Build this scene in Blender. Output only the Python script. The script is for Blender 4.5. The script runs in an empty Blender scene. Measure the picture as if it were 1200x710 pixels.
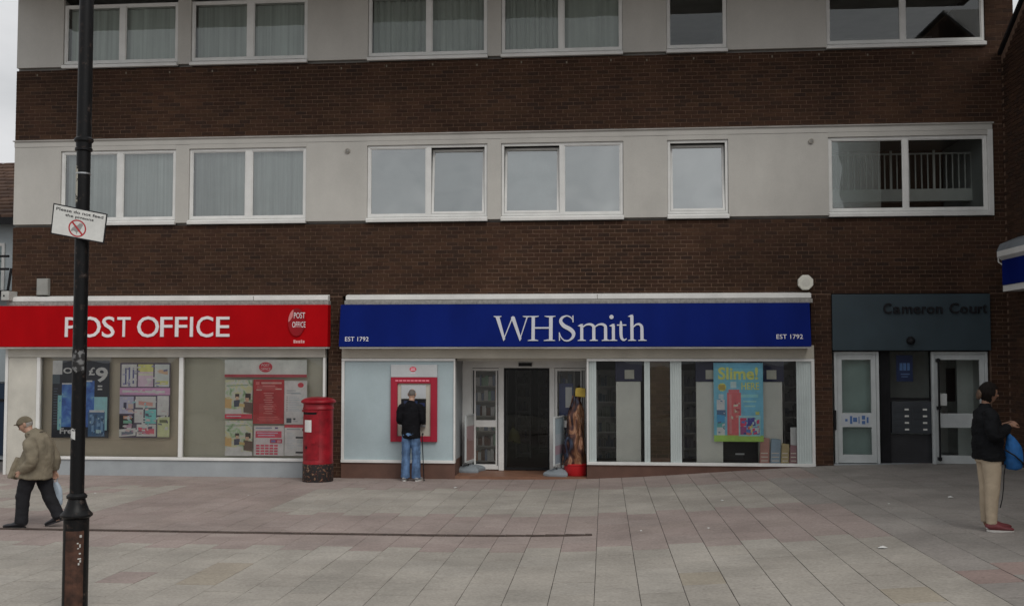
import bpy, bmesh, math, random
from mathutils import Vector, Matrix, noise
random.seed(7)
SC = bpy.context.scene
COL = SC.collection
R = math.radians

# ------------------------------------------------------------------ camera
D, H, F = 19.6, 2.38, 1200.0
YAW, PITCH = math.atan(108 / F), math.atan(57 / F)
fw = Vector((-math.sin(YAW) * math.cos(PITCH), math.cos(YAW) * math.cos(PITCH), math.sin(PITCH)))
rt = Vector((math.cos(YAW), math.sin(YAW), 0))
up = rt.cross(fw)
cam_d = bpy.data.cameras.new('camera')
cam = bpy.data.objects.new('camera', cam_d); COL.objects.link(cam)
CAMP = Vector((0, -D, H))
m = Matrix((rt, up, -fw)).transposed().to_4x4(); m.translation = CAMP
cam.matrix_world = m
cam_d.sensor_width = 36; cam_d.lens = 36 * F / 1200
cam_d.clip_start = 0.1; cam_d.clip_end = 2000
SC.camera = cam

# ------------------------------------------------------------------ sky, sun, exposure
SUN_EL, SUN_AZ = R(46), R(146)            # azimuth from +Y, clockwise: behind the camera, to the right
wd = bpy.data.worlds.new('World'); SC.world = wd; wd.use_nodes = True
nt = wd.node_tree; nt.nodes.clear()
sky = nt.nodes.new('ShaderNodeTexSky'); sky.sky_type = 'NISHITA'; sky.sun_disc = False
sky.sun_elevation = SUN_EL; sky.sun_rotation = SUN_AZ; sky.dust_density = 3
hsv = nt.nodes.new('ShaderNodeHueSaturation'); hsv.inputs['Saturation'].default_value = 0.25
tc = nt.nodes.new('ShaderNodeTexCoord')
mp = nt.nodes.new('ShaderNodeMapping'); mp.inputs['Scale'].default_value = (1, 1, 2.4)
nz = nt.nodes.new('ShaderNodeTexNoise'); nz.inputs['Scale'].default_value = 3.0; nz.inputs['Detail'].default_value = 6
cr = nt.nodes.new('ShaderNodeValToRGB')
cr.color_ramp.elements[0].position = 0.3; cr.color_ramp.elements[0].color = (4.6, 4.75, 4.9, 1)
cr.color_ramp.elements[1].position = 0.72; cr.color_ramp.elements[1].color = (8.4, 8.4, 8.5, 1)
mx = nt.nodes.new('ShaderNodeMix'); mx.data_type = 'RGBA'; mx.inputs['Factor'].default_value = 0.85
bg = nt.nodes.new('ShaderNodeBackground'); bg.inputs['Strength'].default_value = 0.1
out = nt.nodes.new('ShaderNodeOutputWorld')
L = nt.links.new
L(tc.outputs['Generated'], mp.inputs['Vector']); L(mp.outputs[0], nz.inputs['Vector'])
L(nz.outputs['Fac'], cr.inputs['Fac']); L(sky.outputs[0], hsv.inputs['Color'])
L(hsv.outputs[0], mx.inputs[6]); L(cr.outputs[0], mx.inputs[7]); L(mx.outputs[2], bg.inputs['Color'])
L(bg.outputs[0], out.inputs['Surface'])
sd = bpy.data.lights.new('sun', 'SUN'); sd.energy = 1.25; sd.angle = R(32); sd.color = (1, 0.97, 0.92)
so = bpy.data.objects.new('sun', sd); COL.objects.link(so)
sv = Vector((math.sin(SUN_AZ) * math.cos(SUN_EL), math.cos(SUN_AZ) * math.cos(SUN_EL), math.sin(SUN_EL)))
so.rotation_euler = sv.to_track_quat('Z', 'Y').to_euler(); so.location = (0, -20, 30)
SC.view_settings.view_transform = 'Standard'; SC.view_settings.look = 'None'
SC.view_settings.exposure = 0.1; SC.view_settings.gamma = 1

# ------------------------------------------------------------------ survey helpers
def at(px, py, y=0.0):
    """photo measurement -> point on the upright plane at depth y (x, z)"""
    d = fw + rt * ((px - 600) / F) - up * ((py - 355) / F)
    p = CAMP + d * ((y + D) / d.y)
    return p.x, p.z
def ax(px, py, y=0.0): return at(px, py, y)[0]
def az(px, py, y=0.0): return at(px, py, y)[1]

GX = [(-400, -.06), (-5, -.06), (-2.0, -.055), (-1.3, -.048), (-.8, -.038), (-.3, -.022), (.2, .002), (.8, .036), (1.5, .084), (2.4, .151), (3.2, .211), (3.7, .245), (4.3, .276), (5.2, .3), (6.2, .311), (7.5, .318), (400, .33)]
def ground(x, y):
    z = GX[-1][1]
    for (a, b), (c, d) in zip(GX, GX[1:]):
        if a <= x <= c:
            z = b + (d - b) * (x - a) / (c - a); break
    return z + 0.0167 * min(max(-y, -1.0), 22.0)

# ------------------------------------------------------------------ materials
def lin(c): return tuple(((v / 255) / 12.92 if v <= 10 else ((v / 255 + .055) / 1.055) ** 2.4) for v in c)
MATS = {}
def principled(name):
    mt = bpy.data.materials.new(name); mt.use_nodes = True
    return mt, mt.node_tree, mt.node_tree.nodes['Principled BSDF']
def paint(rgb, rough=.55, var=.12, scale=6.0, name=None, metal=0.0, bump=0.0, spec=.4, stretch=(1, 1, 1), bscale=None):
    """plain material; colour given linear (albedo), broken by soft noise in object space"""
    key = (rgb, rough, var, scale, metal, bump, stretch)
    if key in MATS: return MATS[key]
    mt, n, b = principled(name or 'paint')
    b.inputs['Roughness'].default_value = rough; b.inputs['Metallic'].default_value = metal
    b.inputs['Specular IOR Level'].default_value = spec
    g = n.nodes.new('ShaderNodeNewGeometry'); mp = n.nodes.new('ShaderNodeMapping'); mp.inputs['Scale'].default_value = stretch
    t = n.nodes.new('ShaderNodeTexNoise'); t.inputs['Scale'].default_value = scale; t.inputs['Detail'].default_value = 5
    r = n.nodes.new('ShaderNodeValToRGB')
    r.color_ramp.elements[0].position = .3; r.color_ramp.elements[1].position = .7
    r.color_ramp.elements[0].color = tuple(v * (1 - var) for v in rgb) + (1,)
    r.color_ramp.elements[1].color = tuple(min(1, v * (1 + var)) for v in rgb) + (1,)
    l = n.links.new
    l(g.outputs['Position'], mp.inputs[0]); l(mp.outputs[0], t.inputs['Vector']); l(t.outputs['Fac'], r.inputs['Fac'])
    t3 = n.nodes.new('ShaderNodeTexNoise'); t3.inputs['Scale'].default_value = 55; t3.inputs['Detail'].default_value = 3; l(g.outputs['Position'], t3.inputs['Vector'])
    t4 = n.nodes.new('ShaderNodeTexNoise'); t4.inputs['Scale'].default_value = .9; t4.inputs['Detail'].default_value = 6; t4.inputs['Roughness'].default_value = .7; l(g.outputs['Position'], t4.inputs['Vector'])
    m3 = n.nodes.new('ShaderNodeMapRange'); m3.inputs[1].default_value = .3; m3.inputs[2].default_value = .7; m3.inputs[3].default_value = .965; m3.inputs[4].default_value = 1.035; l(t3.outputs['Fac'], m3.inputs[0])
    m4 = n.nodes.new('ShaderNodeMapRange'); m4.inputs[1].default_value = .3; m4.inputs[2].default_value = .7; m4.inputs[3].default_value = .92; m4.inputs[4].default_value = 1.06; l(t4.outputs['Fac'], m4.inputs[0])
    mm = n.nodes.new('ShaderNodeMath'); mm.operation = 'MULTIPLY'; l(m3.outputs[0], mm.inputs[0]); l(m4.outputs[0], mm.inputs[1])
    vs = n.nodes.new('ShaderNodeVectorMath'); vs.operation = 'SCALE'; l(r.outputs['Color'], vs.inputs[0]); l(mm.outputs[0], vs.inputs['Scale'])
    l(vs.outputs[0], b.inputs['Base Color'])
    if bump:
        t2 = n.nodes.new('ShaderNodeTexNoise'); t2.inputs['Scale'].default_value = bscale or scale * 6; t2.inputs['Detail'].default_value = 4
        l(mp.outputs[0], t2.inputs['Vector'])
        bp = n.nodes.new('ShaderNodeBump'); bp.inputs['Strength'].default_value = bump; bp.inputs['Distance'].default_value = .02
        l(t2.outputs['Fac'], bp.inputs['Height']); l(bp.outputs[0], b.inputs['Normal'])
    MATS[key] = mt
    return mt
def varied(name, cols, rough=.85, dirt=.25, dirt_scale=.8, grain=40, bump=.25, gum=False):
    """masonry: each piece its own tone (object random + island random), then dirt and grain"""
    mt, n, b = principled(name); l = n.links.new
    b.inputs['Roughness'].default_value = rough; b.inputs['Specular IOR Level'].default_value = .25
    g = n.nodes.new('ShaderNodeNewGeometry'); oi = n.nodes.new('ShaderNodeObjectInfo')
    ad = n.nodes.new('ShaderNodeMath'); ad.operation = 'ADD'; fr = n.nodes.new('ShaderNodeMath'); fr.operation = 'FRACT'
    l(g.outputs['Random Per Island'], ad.inputs[0]); l(oi.outputs['Random'], ad.inputs[1]); l(ad.outputs[0], fr.inputs[0])
    r = n.nodes.new('ShaderNodeValToRGB'); r.color_ramp.interpolation = 'LINEAR'
    while len(r.color_ramp.elements) < len(cols): r.color_ramp.elements.new(.5)
    for i, c in enumerate(cols):
        r.color_ramp.elements[i].position = i / (len(cols) - 1); r.color_ramp.elements[i].color = tuple(c) + (1,)
    l(fr.outputs[0], r.inputs['Fac'])
    t = n.nodes.new('ShaderNodeTexNoise'); t.inputs['Scale'].default_value = dirt_scale; t.inputs['Detail'].default_value = 7; t.inputs['Roughness'].default_value = .65
    l(g.outputs['Position'], t.inputs['Vector'])
    mr = n.nodes.new('ShaderNodeMapRange'); mr.inputs[1].default_value = .3; mr.inputs[2].default_value = .7
    mr.inputs[3].default_value = 1 - dirt; mr.inputs[4].default_value = 1 + dirt
    l(t.outputs['Fac'], mr.inputs[0])
    t2 = n.nodes.new('ShaderNodeTexNoise'); t2.inputs['Scale'].default_value = grain; t2.inputs['Detail'].default_value = 5
    l(g.outputs['Position'], t2.inputs['Vector'])
    mr2 = n.nodes.new('ShaderNodeMapRange'); mr2.inputs[1].default_value = .25; mr2.inputs[2].default_value = .75
    mr2.inputs[3].default_value = .82; mr2.inputs[4].default_value = 1.18
    l(t2.outputs['Fac'], mr2.inputs[0])
    mu = n.nodes.new('ShaderNodeMath'); mu.operation = 'MULTIPLY'; l(mr.outputs[0], mu.inputs[0]); l(mr2.outputs[0], mu.inputs[1])
    if gum:                                   # trodden-in chewing gum and small oil spots
        for sc_, rad_, val in ((2.6, .055, .72), (1.9, .035, 1.3)):
            vo = n.nodes.new('ShaderNodeTexVoronoi'); vo.inputs['Scale'].default_value = sc_; vo.inputs['Randomness'].default_value = 1; l(g.outputs['Position'], vo.inputs['Vector'])
            ms = n.nodes.new('ShaderNodeMapRange'); ms.inputs[1].default_value = rad_ * .7; ms.inputs[2].default_value = rad_; ms.inputs[3].default_value = val; ms.inputs[4].default_value = 1; l(vo.outputs['Distance'], ms.inputs[0])
            mq = n.nodes.new('ShaderNodeMath'); mq.operation = 'MULTIPLY'; l(mu.outputs[0], mq.inputs[0]); l(ms.outputs[0], mq.inputs[1]); mu = mq
    mc = n.nodes.new('ShaderNodeVectorMath'); mc.operation = 'SCALE'
    l(r.outputs['Color'], mc.inputs[0]); l(mu.outputs[0], mc.inputs['Scale']); l(mc.outputs[0], b.inputs['Base Color'])
    bp = n.nodes.new('ShaderNodeBump'); bp.inputs['Strength'].default_value = bump; bp.inputs['Distance'].default_value = .01
    l(t2.outputs['Fac'], bp.inputs['Height']); l(bp.outputs[0], b.inputs['Normal'])
    return mt
def glass(name, base=.04, tint=(.86, .9, .88), rough=.0, wav=.02):
    mt = bpy.data.materials.new(name); mt.use_nodes = True; n = mt.node_tree; n.nodes.clear(); l = n.links.new
    o = n.nodes.new('ShaderNodeOutputMaterial'); mx = n.nodes.new('ShaderNodeMixShader')
    tr = n.nodes.new('ShaderNodeBsdfTransparent'); tr.inputs[0].default_value = tint + (1,)
    gl = n.nodes.new('ShaderNodeBsdfGlossy'); gl.inputs['Roughness'].default_value = rough; gl.inputs[0].default_value = (.93, .96, .96, 1)
    fr = n.nodes.new('ShaderNodeFresnel'); fr.inputs[0].default_value = 1.5
    ad = n.nodes.new('ShaderNodeMath'); ad.operation = 'ADD'; ad.inputs[1].default_value = base; ad.use_clamp = True
    l(fr.outputs[0], ad.inputs[0]); l(ad.outputs[0], mx.inputs[0]); l(tr.outputs[0], mx.inputs[1]); l(gl.outputs[0], mx.inputs[2]); l(mx.outputs[0], o.inputs[0])
    g = n.nodes.new('ShaderNodeNewGeometry'); t = n.nodes.new('ShaderNodeTexNoise'); t.inputs['Scale'].default_value = 1.3; t.inputs['Detail'].default_value = 1
    l(g.outputs['Position'], t.inputs['Vector'])
    bp = n.nodes.new('ShaderNodeBump'); bp.inputs['Strength'].default_value = wav; bp.inputs['Distance'].default_value = .3
    l(t.outputs['Fac'], bp.inputs['Height']); l(bp.outputs[0], gl.inputs['Normal']); l(bp.outputs[0], fr.inputs['Normal'])
    return mt

# ------------------------------------------------------------------ object helpers
ORG = {}
def tag(o, label=None, cat=None, group=None, kind=None):
    if label: o['label'] = label
    if cat: o['category'] = cat
    if group: o['group'] = group
    if kind: o['kind'] = kind
    return o
def thing(name, label, cat, loc, rz=0.0, group=None, local=False):
    o = bpy.data.objects.new(name, None); COL.objects.link(o); o.empty_display_size = .2
    o.location = loc; o.rotation_euler = (0, 0, rz)
    ORG[o.name] = Vector((0, 0, 0)) if local else Vector(loc)
    return tag(o, label, cat, group)
class MB:
    """collects faces; build() links ONE mesh object"""
    def __init__(s): s.v = []; s.f = []; s.m = []
    def add(s, vs, fs, mi=0):
        k = len(s.v); s.v += [tuple(v) for v in vs]
        for f in fs: s.f.append([i + k for i in f]); s.m.append(mi)
        return s
    def box(s, x0, x1, y0, y1, z0, z1, mi=0):
        x0, x1 = min(x0, x1), max(x0, x1); y0, y1 = min(y0, y1), max(y0, y1); z0, z1 = min(z0, z1), max(z0, z1)
        v = [(x0, y0, z0), (x1, y0, z0), (x1, y1, z0), (x0, y1, z0), (x0, y0, z1), (x1, y0, z1), (x1, y1, z1), (x0, y1, z1)]
        return s.add(v, [(0, 3, 2, 1), (4, 5, 6, 7), (0, 1, 5, 4), (1, 2, 6, 5), (2, 3, 7, 6), (3, 0, 4, 7)], mi)
    def quad(s, a, b, c, d, mi=0): return s.add([a, b, c, d], [(0, 1, 2, 3)], mi)
    def prism_x(s, prof, x0, x1, mi=0):
        """profile of (y,z), counter-clockwise seen from +x, extruded along x"""
        n = len(prof); v = [(x0, y, z) for y, z in prof] + [(x1, y, z) for y, z in prof]
        f = [tuple(range(n))[::-1], tuple(range(n, 2 * n))] + [(i, (i + 1) % n, n + (i + 1) % n, n + i) for i in range(n)]
        return s.add(v, f, mi)
    def prism_y(s, prof, y0, y1, mi=0):
        """profile of (x,z) extruded along y"""
        n = len(prof); v = [(x, y0, z) for x, z in prof] + [(x, y1, z) for x, z in prof]
        f = [tuple(range(n)), tuple(range(n, 2 * n))[::-1]] + [(i, n + i, n + (i + 1) % n, (i + 1) % n) for i in range(n)]
        return s.add(v, f, mi)
    def prism_z(s, prof, z0, z1, mi=0):
        n = len(prof); v = [(x, y, z0) for x, y in prof] + [(x, y, z1) for x, y in prof]
        f = [tuple(range(n))[::-1], tuple(range(n, 2 * n))] + [(i, (i + 1) % n, n + (i + 1) % n, n + i) for i in range(n)]
        return s.add(v, f, mi)
    def lathe(s, c, prof, n=24, mi=0, sx=1, sy=1):
        v = []; f = []
        for r, z in prof:
            for k in range(n):
                a = 2 * math.pi * k / n; v.append((c[0] + r * sx * math.cos(a), c[1] + r * sy * math.sin(a), c[2] + z))
        for j in range(len(prof) - 1):
            for k in range(n):
                k2 = (k + 1) % n; f.append((j * n + k, j * n + k2, (j + 1) * n + k2, (j + 1) * n + k))
        f.append(tuple(range(n))[::-1]); f.append(tuple(range((len(prof) - 1) * n, len(prof) * n)))
        return s.add(v, f, mi)
    def disc_y(s, x, z, y0, y1, rx, rz=None, n=20, mi=0, ph=0):
        rz = rz or rx
        return s.prism_y([(x + rx * math.cos(2 * math.pi * k / n + ph), z + rz * math.sin(2 * math.pi * k / n + ph)) for k in range(n)], y0, y1, mi)
    def tube(s, pts, rad, n=10, mi=0, side=(1, 0, 0)):
        return limb(s, pts, [(rad, rad)] * len(pts), Vector(side), n, mi, sub=1)
    def build(s, name, mats, parent=None, smooth=False, bevel=0):
        me = bpy.data.meshes.new(name); off = ORG.get(parent.name, Vector((0, 0, 0))) if parent else Vector((0, 0, 0))
        me.from_pydata([(v[0] - off.x, v[1] - off.y, v[2] - off.z) for v in s.v], [], s.f)
        for q in (mats if isinstance(mats, (list, tuple)) else [mats]): me.materials.append(q)
        me.polygons.foreach_set('material_index', s.m)
        if smooth: me.polygons.foreach_set('use_smooth', [True] * len(me.polygons))
        me.validate(); me.update()
        if smooth:
            try: me.set_sharp_from_angle(angle=R(40))
            except Exception: pass
        o = bpy.data.objects.new(name, me); COL.objects.link(o)
        if parent: o.parent = parent
        ORG[o.name] = off
        if bevel:
            b = o.modifiers.new('bevel', 'BEVEL'); b.width = bevel; b.segments = 2; b.limit_method = 'ANGLE'
        return o
def catmull(pts, sub):
    if sub <= 1 or len(pts) < 3: return [list(p) for p in pts]
    P = [pts[0]] + list(pts) + [pts[-1]]; o = []
    for i in range(1, len(P) - 2):
        for k in range(sub):
            t = k / sub
            o.append([.5 * ((2 * b) + (-a + c) * t + (2 * a - 5 * b + 4 * c - d) * t * t + (-a + 3 * b - 3 * c + d) * t ** 3)
                      for a, b, c, d in zip(P[i - 1], P[i], P[i + 1], P[i + 2])])
    o.append(list(pts[-1])); return o
def limb(mb, pts, rad, side=Vector((1, 0, 0)), n=14, mi=0, sub=3):
    """tube of elliptic rings along a smooth path: rad = (along side, across side) at each point"""
    rad = [(q, q) if not isinstance(q, (tuple, list)) else q for q in rad]
    rows = catmull([tuple(p) + tuple(q) for p, q in zip(pts, rad)], sub)
    C = [Vector(r_[:3]) for r_ in rows]; v = []; f = []; N = len(rows)
    for i in range(N):
        t = (C[min(i + 1, N - 1)] - C[max(i - 1, 0)]).normalized()
        s_ = side - t * side.dot(t)
        if s_.length < 1e-4: s_ = Vector((0, 1, 0)) - t * t.y
        s_.normalize(); b = t.cross(s_)
        for k in range(n):
            a = 2 * math.pi * k / n
            v.append(C[i] + s_ * rows[i][3] * math.cos(a) + b * rows[i][4] * math.sin(a))
    for i in range(N - 1):
        for k in range(n):
            k2 = (k + 1) % n; f.append((i * n + k, i * n + k2, (i + 1) * n + k2, (i + 1) * n + k))
    f.append(tuple(range(n))[::-1]); f.append(tuple(range((N - 1) * n, N * n)))
    return mb.add(v, f, mi)

def text_mesh(body, mat, x0, x1, z0, z1, yfun, depth=.004, name='lettering', parent=None, bold=0.0, shear=0.0):
    """built-in font outlines, fitted to a measured rectangle, standing on the surface y = yfun(z)"""
    cu = bpy.data.curves.new('t', 'FONT'); cu.body = body; cu.size = 1; cu.offset = bold; cu.shear = shear; cu.resolution_u = 3
    to = bpy.data.objects.new('t', cu); COL.objects.link(to)
    dg = bpy.context.evaluated_depsgraph_get()
    me = bpy.data.meshes.new_from_object(to.evaluated_get(dg)); bpy.data.objects.remove(to); bpy.data.curves.remove(cu)
    vs = [v.co.copy() for v in me.vertices]; fs = [tuple(p.vertices) for p in me.polygons]; bpy.data.meshes.remove(me)
    a, b = min(v.x for v in vs), max(v.x for v in vs); c, d = min(v.y for v in vs), max(v.y for v in vs)
    mb = MB(); P = []
    for v in vs:
        z = z0 + (v.y - c) / max(d - c, 1e-6) * (z1 - z0); x = x0 + (v.x - a) / max(b - a, 1e-6) * (x1 - x0)
        P.append((x, yfun(z) - depth, z))
    if depth > .006:                         # raised letters: front, rim
        from collections import Counter
        ed = Counter(); dirn = {}
        for f in fs:
            for i in range(len(f)):
                e = (f[i], f[(i + 1) % len(f)]); ed[tuple(sorted(e))] += 1; dirn[tuple(sorted(e))] = e
        n = len(P); P += [(p[0], p[1] + depth, p[2]) for p in P]
        fs = fs + [(e[1], e[0], e[0] + n, e[1] + n) for k, e in dirn.items() if ed[k] == 1]
    mb.add(P, fs)
    return mb.build(name, mat, parent)

# common colours (albedo)
M = {}
M['white'] = paint((.72, .72, .70), .45, .07, 3, 'white_upvc', bump=.02)
M['white_dirty'] = paint((.6, .59, .56), .6, .16, 2.2, 'weathered_white', bump=.05)
M['panel'] = paint((.49, .475, .44), .6, .065, 1.0, 'cream_panel', bump=.05, stretch=(1.6, 1, .45))
M['cream'] = paint((.55, .53, .47), .55, .1, 2.5, 'cream_board')
M['black'] = paint((.010, .010, .012), .5, .3, 9, 'black_gloss', bump=.04, spec=.25)
M['rubber'] = paint((.02, .02, .022), .8, .3, 9, 'rubber')
M['dark'] = paint((.02, .021, .024), .7, .3, 3, 'dark_interior')
M['glass'] = glass('clear_glass', .03)
M['glass_book'] = glass('bookshop_glass', .0, (.98, .99, .985))
M['glass_shop'] = glass('shop_glass', .03, (.965, .96, .94))
M['glass_film'] = glass('reflective_glass', .36, (.55, .6, .59), wav=.05)
M['glass_up'] = glass('upper_glass', .05, (.78, .83, .8), wav=.004)
M['glass_mid'] = glass('first_floor_glass', .17, (.84, .89, .87), wav=.05)
M['steel'] = paint((.42, .43, .44), .35, .12, 8, 'brushed_steel', metal=.8, stretch=(1, 1, 14))
M['alu'] = paint((.52, .55, .55), .45, .08, 5, 'painted_aluminium')
# ------------------------------------------------------------------ ground and paving
M['joint'] = paint((.066, .06, .054), .95, .3, 5, 'joint_sand')
M['far_paving'] = paint((.20, .185, .175), .9, .2, 1.0, 'far_paving', bump=.1)
def sheet(name, xs, ys, dz, mat, kind):
    mb = MB(); n = len(ys)
    mb.add([(x, y, ground(x, y) + dz) for x in xs for y in ys],
           [(i * n + j, (i + 1) * n + j, (i + 1) * n + j + 1, i * n + j + 1) for i in range(len(xs) - 1) for j in range(n - 1)])
    return tag(mb.build(name, mat), kind=kind)
XS = [-300, -60, -22, -14, -5, -2.0, -1.3, -.8, -.3, .2, .8, 1.5, 2.4, 3.2, 3.7, 4.3, 5.2, 6.2, 7.5, 14, 60, 300]
sheet('ground', XS, [-300, -60, -24, -14, -9, -4, 0, 3, 8, 30, 300], -.075, M['far_paving'], 'structure')
pavement = sheet('pavement', [-16, -14, -5, -2.0, -1.3, -.8, -.3, .2, .8, 1.5, 2.4, 3.2, 3.7, 4.3, 5.2, 6.2, 7.5, 10], [-14.5, -13, -8, -4, 0, .5], -.0055, M['joint'], 'structure')

SLAB_T = [  # pinkish, grey, brown-mauve, ochre, salmon
    varied('slab_pink', [(.278, .228, .207), (.3, .246, .225), (.308, .258, .236), (.288, .238, .214)], .88, .2, .9, 34, .3, True),
    varied('slab_grey', [(.312, .29, .256), (.346, .32, .282), (.326, .3, .264), (.352, .328, .292)], .88, .2, .9, 34, .3, True),
    varied('slab_mauve', [(.25, .233, .213), (.272, .25, .23), (.285, .266, .244)], .88, .2, .9, 34, .3, True),
    varied('slab_ochre', [(.315, .28, .225), (.305, .268, .22)], .88, .2, .9, 34, .3, True),
    varied('slab_salmon', [(.28, .215, .193), (.27, .205, .185)], .88, .2, .9, 34, .3, True)]
PX, PY = .411, .565
OX, OY = -.10, -1.86
def zone(i, j, x, y, odd):
    rr = random.random()
    iL, iA, iB, iC, iD = colid(193, 575), colid(108, 602), colid(355, 585), colid(930, 575), colid(1075, 678)
    if y > -1.86: return 0 if x < 3.6 else 2
    if y > -4.7:
        if i < (iL + iA) / 2 and rr < .93: return 1
        if i < iB: return 0
        return 1 if i < iC else 2
    if y > -7.55: return 0 if i < iC + 1 else 2
    if i > iD: return 2
    return 1 if rr < .985 else 0
def gpt(px, py):
    d = fw + rt * ((px - 600) / F) - up * ((py - 355) / F); z = 0.03
    for _ in range(12):
        p = CAMP + d * ((z - H) / d.z); z = ground(p.x, p.y)
    return p
def colid(px, py): return int(round((gpt(px, py).x - OX) / PX))
def frame_px(p):
    v = Vector(p) - CAMP; w = v.dot(fw); return 600 + F * v.dot(rt) / w, 355 - F * v.dot(up) / w
slabs = []
random.seed(11)
for i in range(-35, 24):
    odd = i % 2
    for j in range(-2, 23):
        x0 = OX + i * PX; y1 = OY + 2 * PY - (j + .5 * odd) * PY
        if y1 - PY > .3: continue
        xc, yc = x0 + PX / 2, y1 - PY / 2
        slabs.append((xc, yc, zone(i, j, xc, yc, odd)))
def slab_verts(g=.0046, t=.04):
    a, b = PX / 2 - g * .62, PY / 2 - g * 1.75; c = .0018
    v = [(-a, -b, -t), (a, -b, -t), (a, b, -t), (-a, b, -t), (-a, -b, -c), (a, -b, -c), (a, b, -c), (-a, b, -c),
         (-a + c, -b + c, 0), (a - c, -b + c, 0), (a - c, b - c, 0), (-a + c, b - c, 0)]
    f = [(0, 1, 5, 4), (1, 2, 6, 5), (2, 3, 7, 6), (3, 0, 4, 7), (4, 5, 9, 8), (5, 6, 10, 9), (6, 7, 11, 10), (7, 4, 8, 11), (8, 9, 10, 11)]
    return v, f
SV, SF = slab_verts()
slab_me = []
for mt in SLAB_T:
    me = bpy.data.meshes.new('slab'); me.from_pydata(SV, [], SF); me.materials.append(mt); slab_me.append(me)
def slab_rot(x, y):
    sx = (ground(x + .2, y) - ground(x - .2, y)) / .4; sy = (ground(x, y + .2) - ground(x, y - .2)) / .4 if y < .2 else 0
    return (math.atan(sy) + random.uniform(-.003, .003), -math.atan(sx) + random.uniform(-.004, .004), random.uniform(-.003, .003))
def in_view(s):
    u, v = frame_px((s[0], s[1], ground(s[0], s[1]))); return -10 < u < 1210 and v < 722
for px, py, k in ((818, 680, 3), (1042, 699, 3), (268, 667, 3), (255, 681, 3), (1180, 663, 4), (1190, 676, 4)):
    q = gpt(px, py); i_ = min(range(len(slabs)), key=lambda n: (slabs[n][0] - q.x) ** 2 + ((slabs[n][1] - q.y) * .8) ** 2)
    slabs[i_] = slabs[i_][:2] + (k,)
vis = sorted([s for s in slabs if in_view(s)], key=lambda s: (s[0] ** 2 + (s[1] + D) ** 2))
big = set(id(s) for s in vis[:300]); field = MB()
for s in slabs:
    x, y, k = s; z = ground(x, y) + random.uniform(-.0008, .0016); ro = slab_rot(x, y)
    if id(s) in big:
        o = bpy.data.objects.new('slab', slab_me[k]); o.location = (x, y, z); o.rotation_euler = ro; o.parent = pavement; COL.objects.link(o)
    else:
        from mathutils import Euler
        mtx = Euler(ro).to_matrix()
        field.add([mtx @ Vector(v) + Vector((x, y, z)) for v in SV], SF, k)
tag(field.build('slab_field', SLAB_T, pavement), kind='stuff')
# slot drain
M['drain'] = paint((.075, .055, .046), .8, .4, 12, 'rusty_drain', bump=.2)
ydr = gpt(400, 626).y; xd0, xd1 = -15.5, gpt(694, 627).x
dm = MB(); k = 0; x = xd0
while x < xd1:
    xe = min(x + .25, xd1)
    dm.box(x + .004, xe - .004, ydr - .042, ydr - .027, ground(x, ydr) - .01, ground((x + xe) / 2, ydr) + .014)
    dm.box(x + .004, xe - .004, ydr + .027, ydr + .042, ground(x, ydr) - .01, ground((x + xe) / 2, ydr) + .014)
    dm.box(x + .001, xe - .001, ydr - .026, ydr + .026, ground(x, ydr) - .01, ground((x + xe) / 2, ydr) + .011)
    x += .25
dm.build('drain_channel', M['drain'], pavement)

# ------------------------------------------------------------------ main building
XL, XR = -11.88, ax(1187, 15, 0)
XE = ax(1158.5, 215, -.03) + .012
ZU, ZM1, ZM0 = 8.10, 6.62, 4.90
bld = thing('building', 'long brown brick block of flats with two white window bands above a row of shops', 'building', (-2.2, 0, 0))
M['mortar'] = paint((.16, .1, .07), .95, .25, 10, 'mortar', bump=.2)
M['brick'] = varied('brown_brick', [(.034, .0165, .0098), (.05, .0235, .014), (.043, .021, .0125), (.06, .03, .0172), (.046, .0235, .013), (.032, .0175, .0122), (.054, .0265, .0145)], .9, .46, .42, 60, .3)
wall = MB()
REG = [(XL, XR, ZM1, ZU - .03), (XL, XR, 3.465, ZM0 - .025), (-5.36, -5.09, -.1, 3.465), (3.86, 4.235, .15, 3.465), (7.10, XR, .2, 3.465), (7.205, XR, ZM0 - .025, ZM1), (XE, XR, ZU - .03, 9.68)]
for a, b, c, d in REG: wall.box(a, b, .005, .24, c, d)
bw = wall.build('brick_wall', M['mortar'], bld)
BL, BH, BJ = .225, .075, .0095
bricks = []
for a, b, c, d in REG:
    k0 = int(math.floor(c / BH)); k1 = int(math.ceil(d / BH))
    for k in range(k0, k1):
        za, zb = max(k * BH + BJ / 2, c), min((k + 1) * BH - BJ / 2, d)
        if zb - za < .02: continue
        off = (k % 2) * BL / 2 + .013 * math.sin(k * 1.7)
        i0 = int(math.floor((a - off) / BL)); i1 = int(math.ceil((b - off) / BL))
        for i in range(i0, i1):
            xa, xb = max(i * BL + off + BJ / 2, a), min((i + 1) * BL + off - BJ / 2, b)
            if xb - xa < .02: continue
            bricks.append((xa, xb, za, zb))
full = [q for q in bricks if q[1] - q[0] > .21 and q[3] - q[2] > .06 and az(0, -10) > q[3]]
full.sort(key=lambda q: (q[0] + .1) ** 2 + (q[2] - H) ** 2)
near = set(full[:300]); rest = MB()
bme = []
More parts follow.
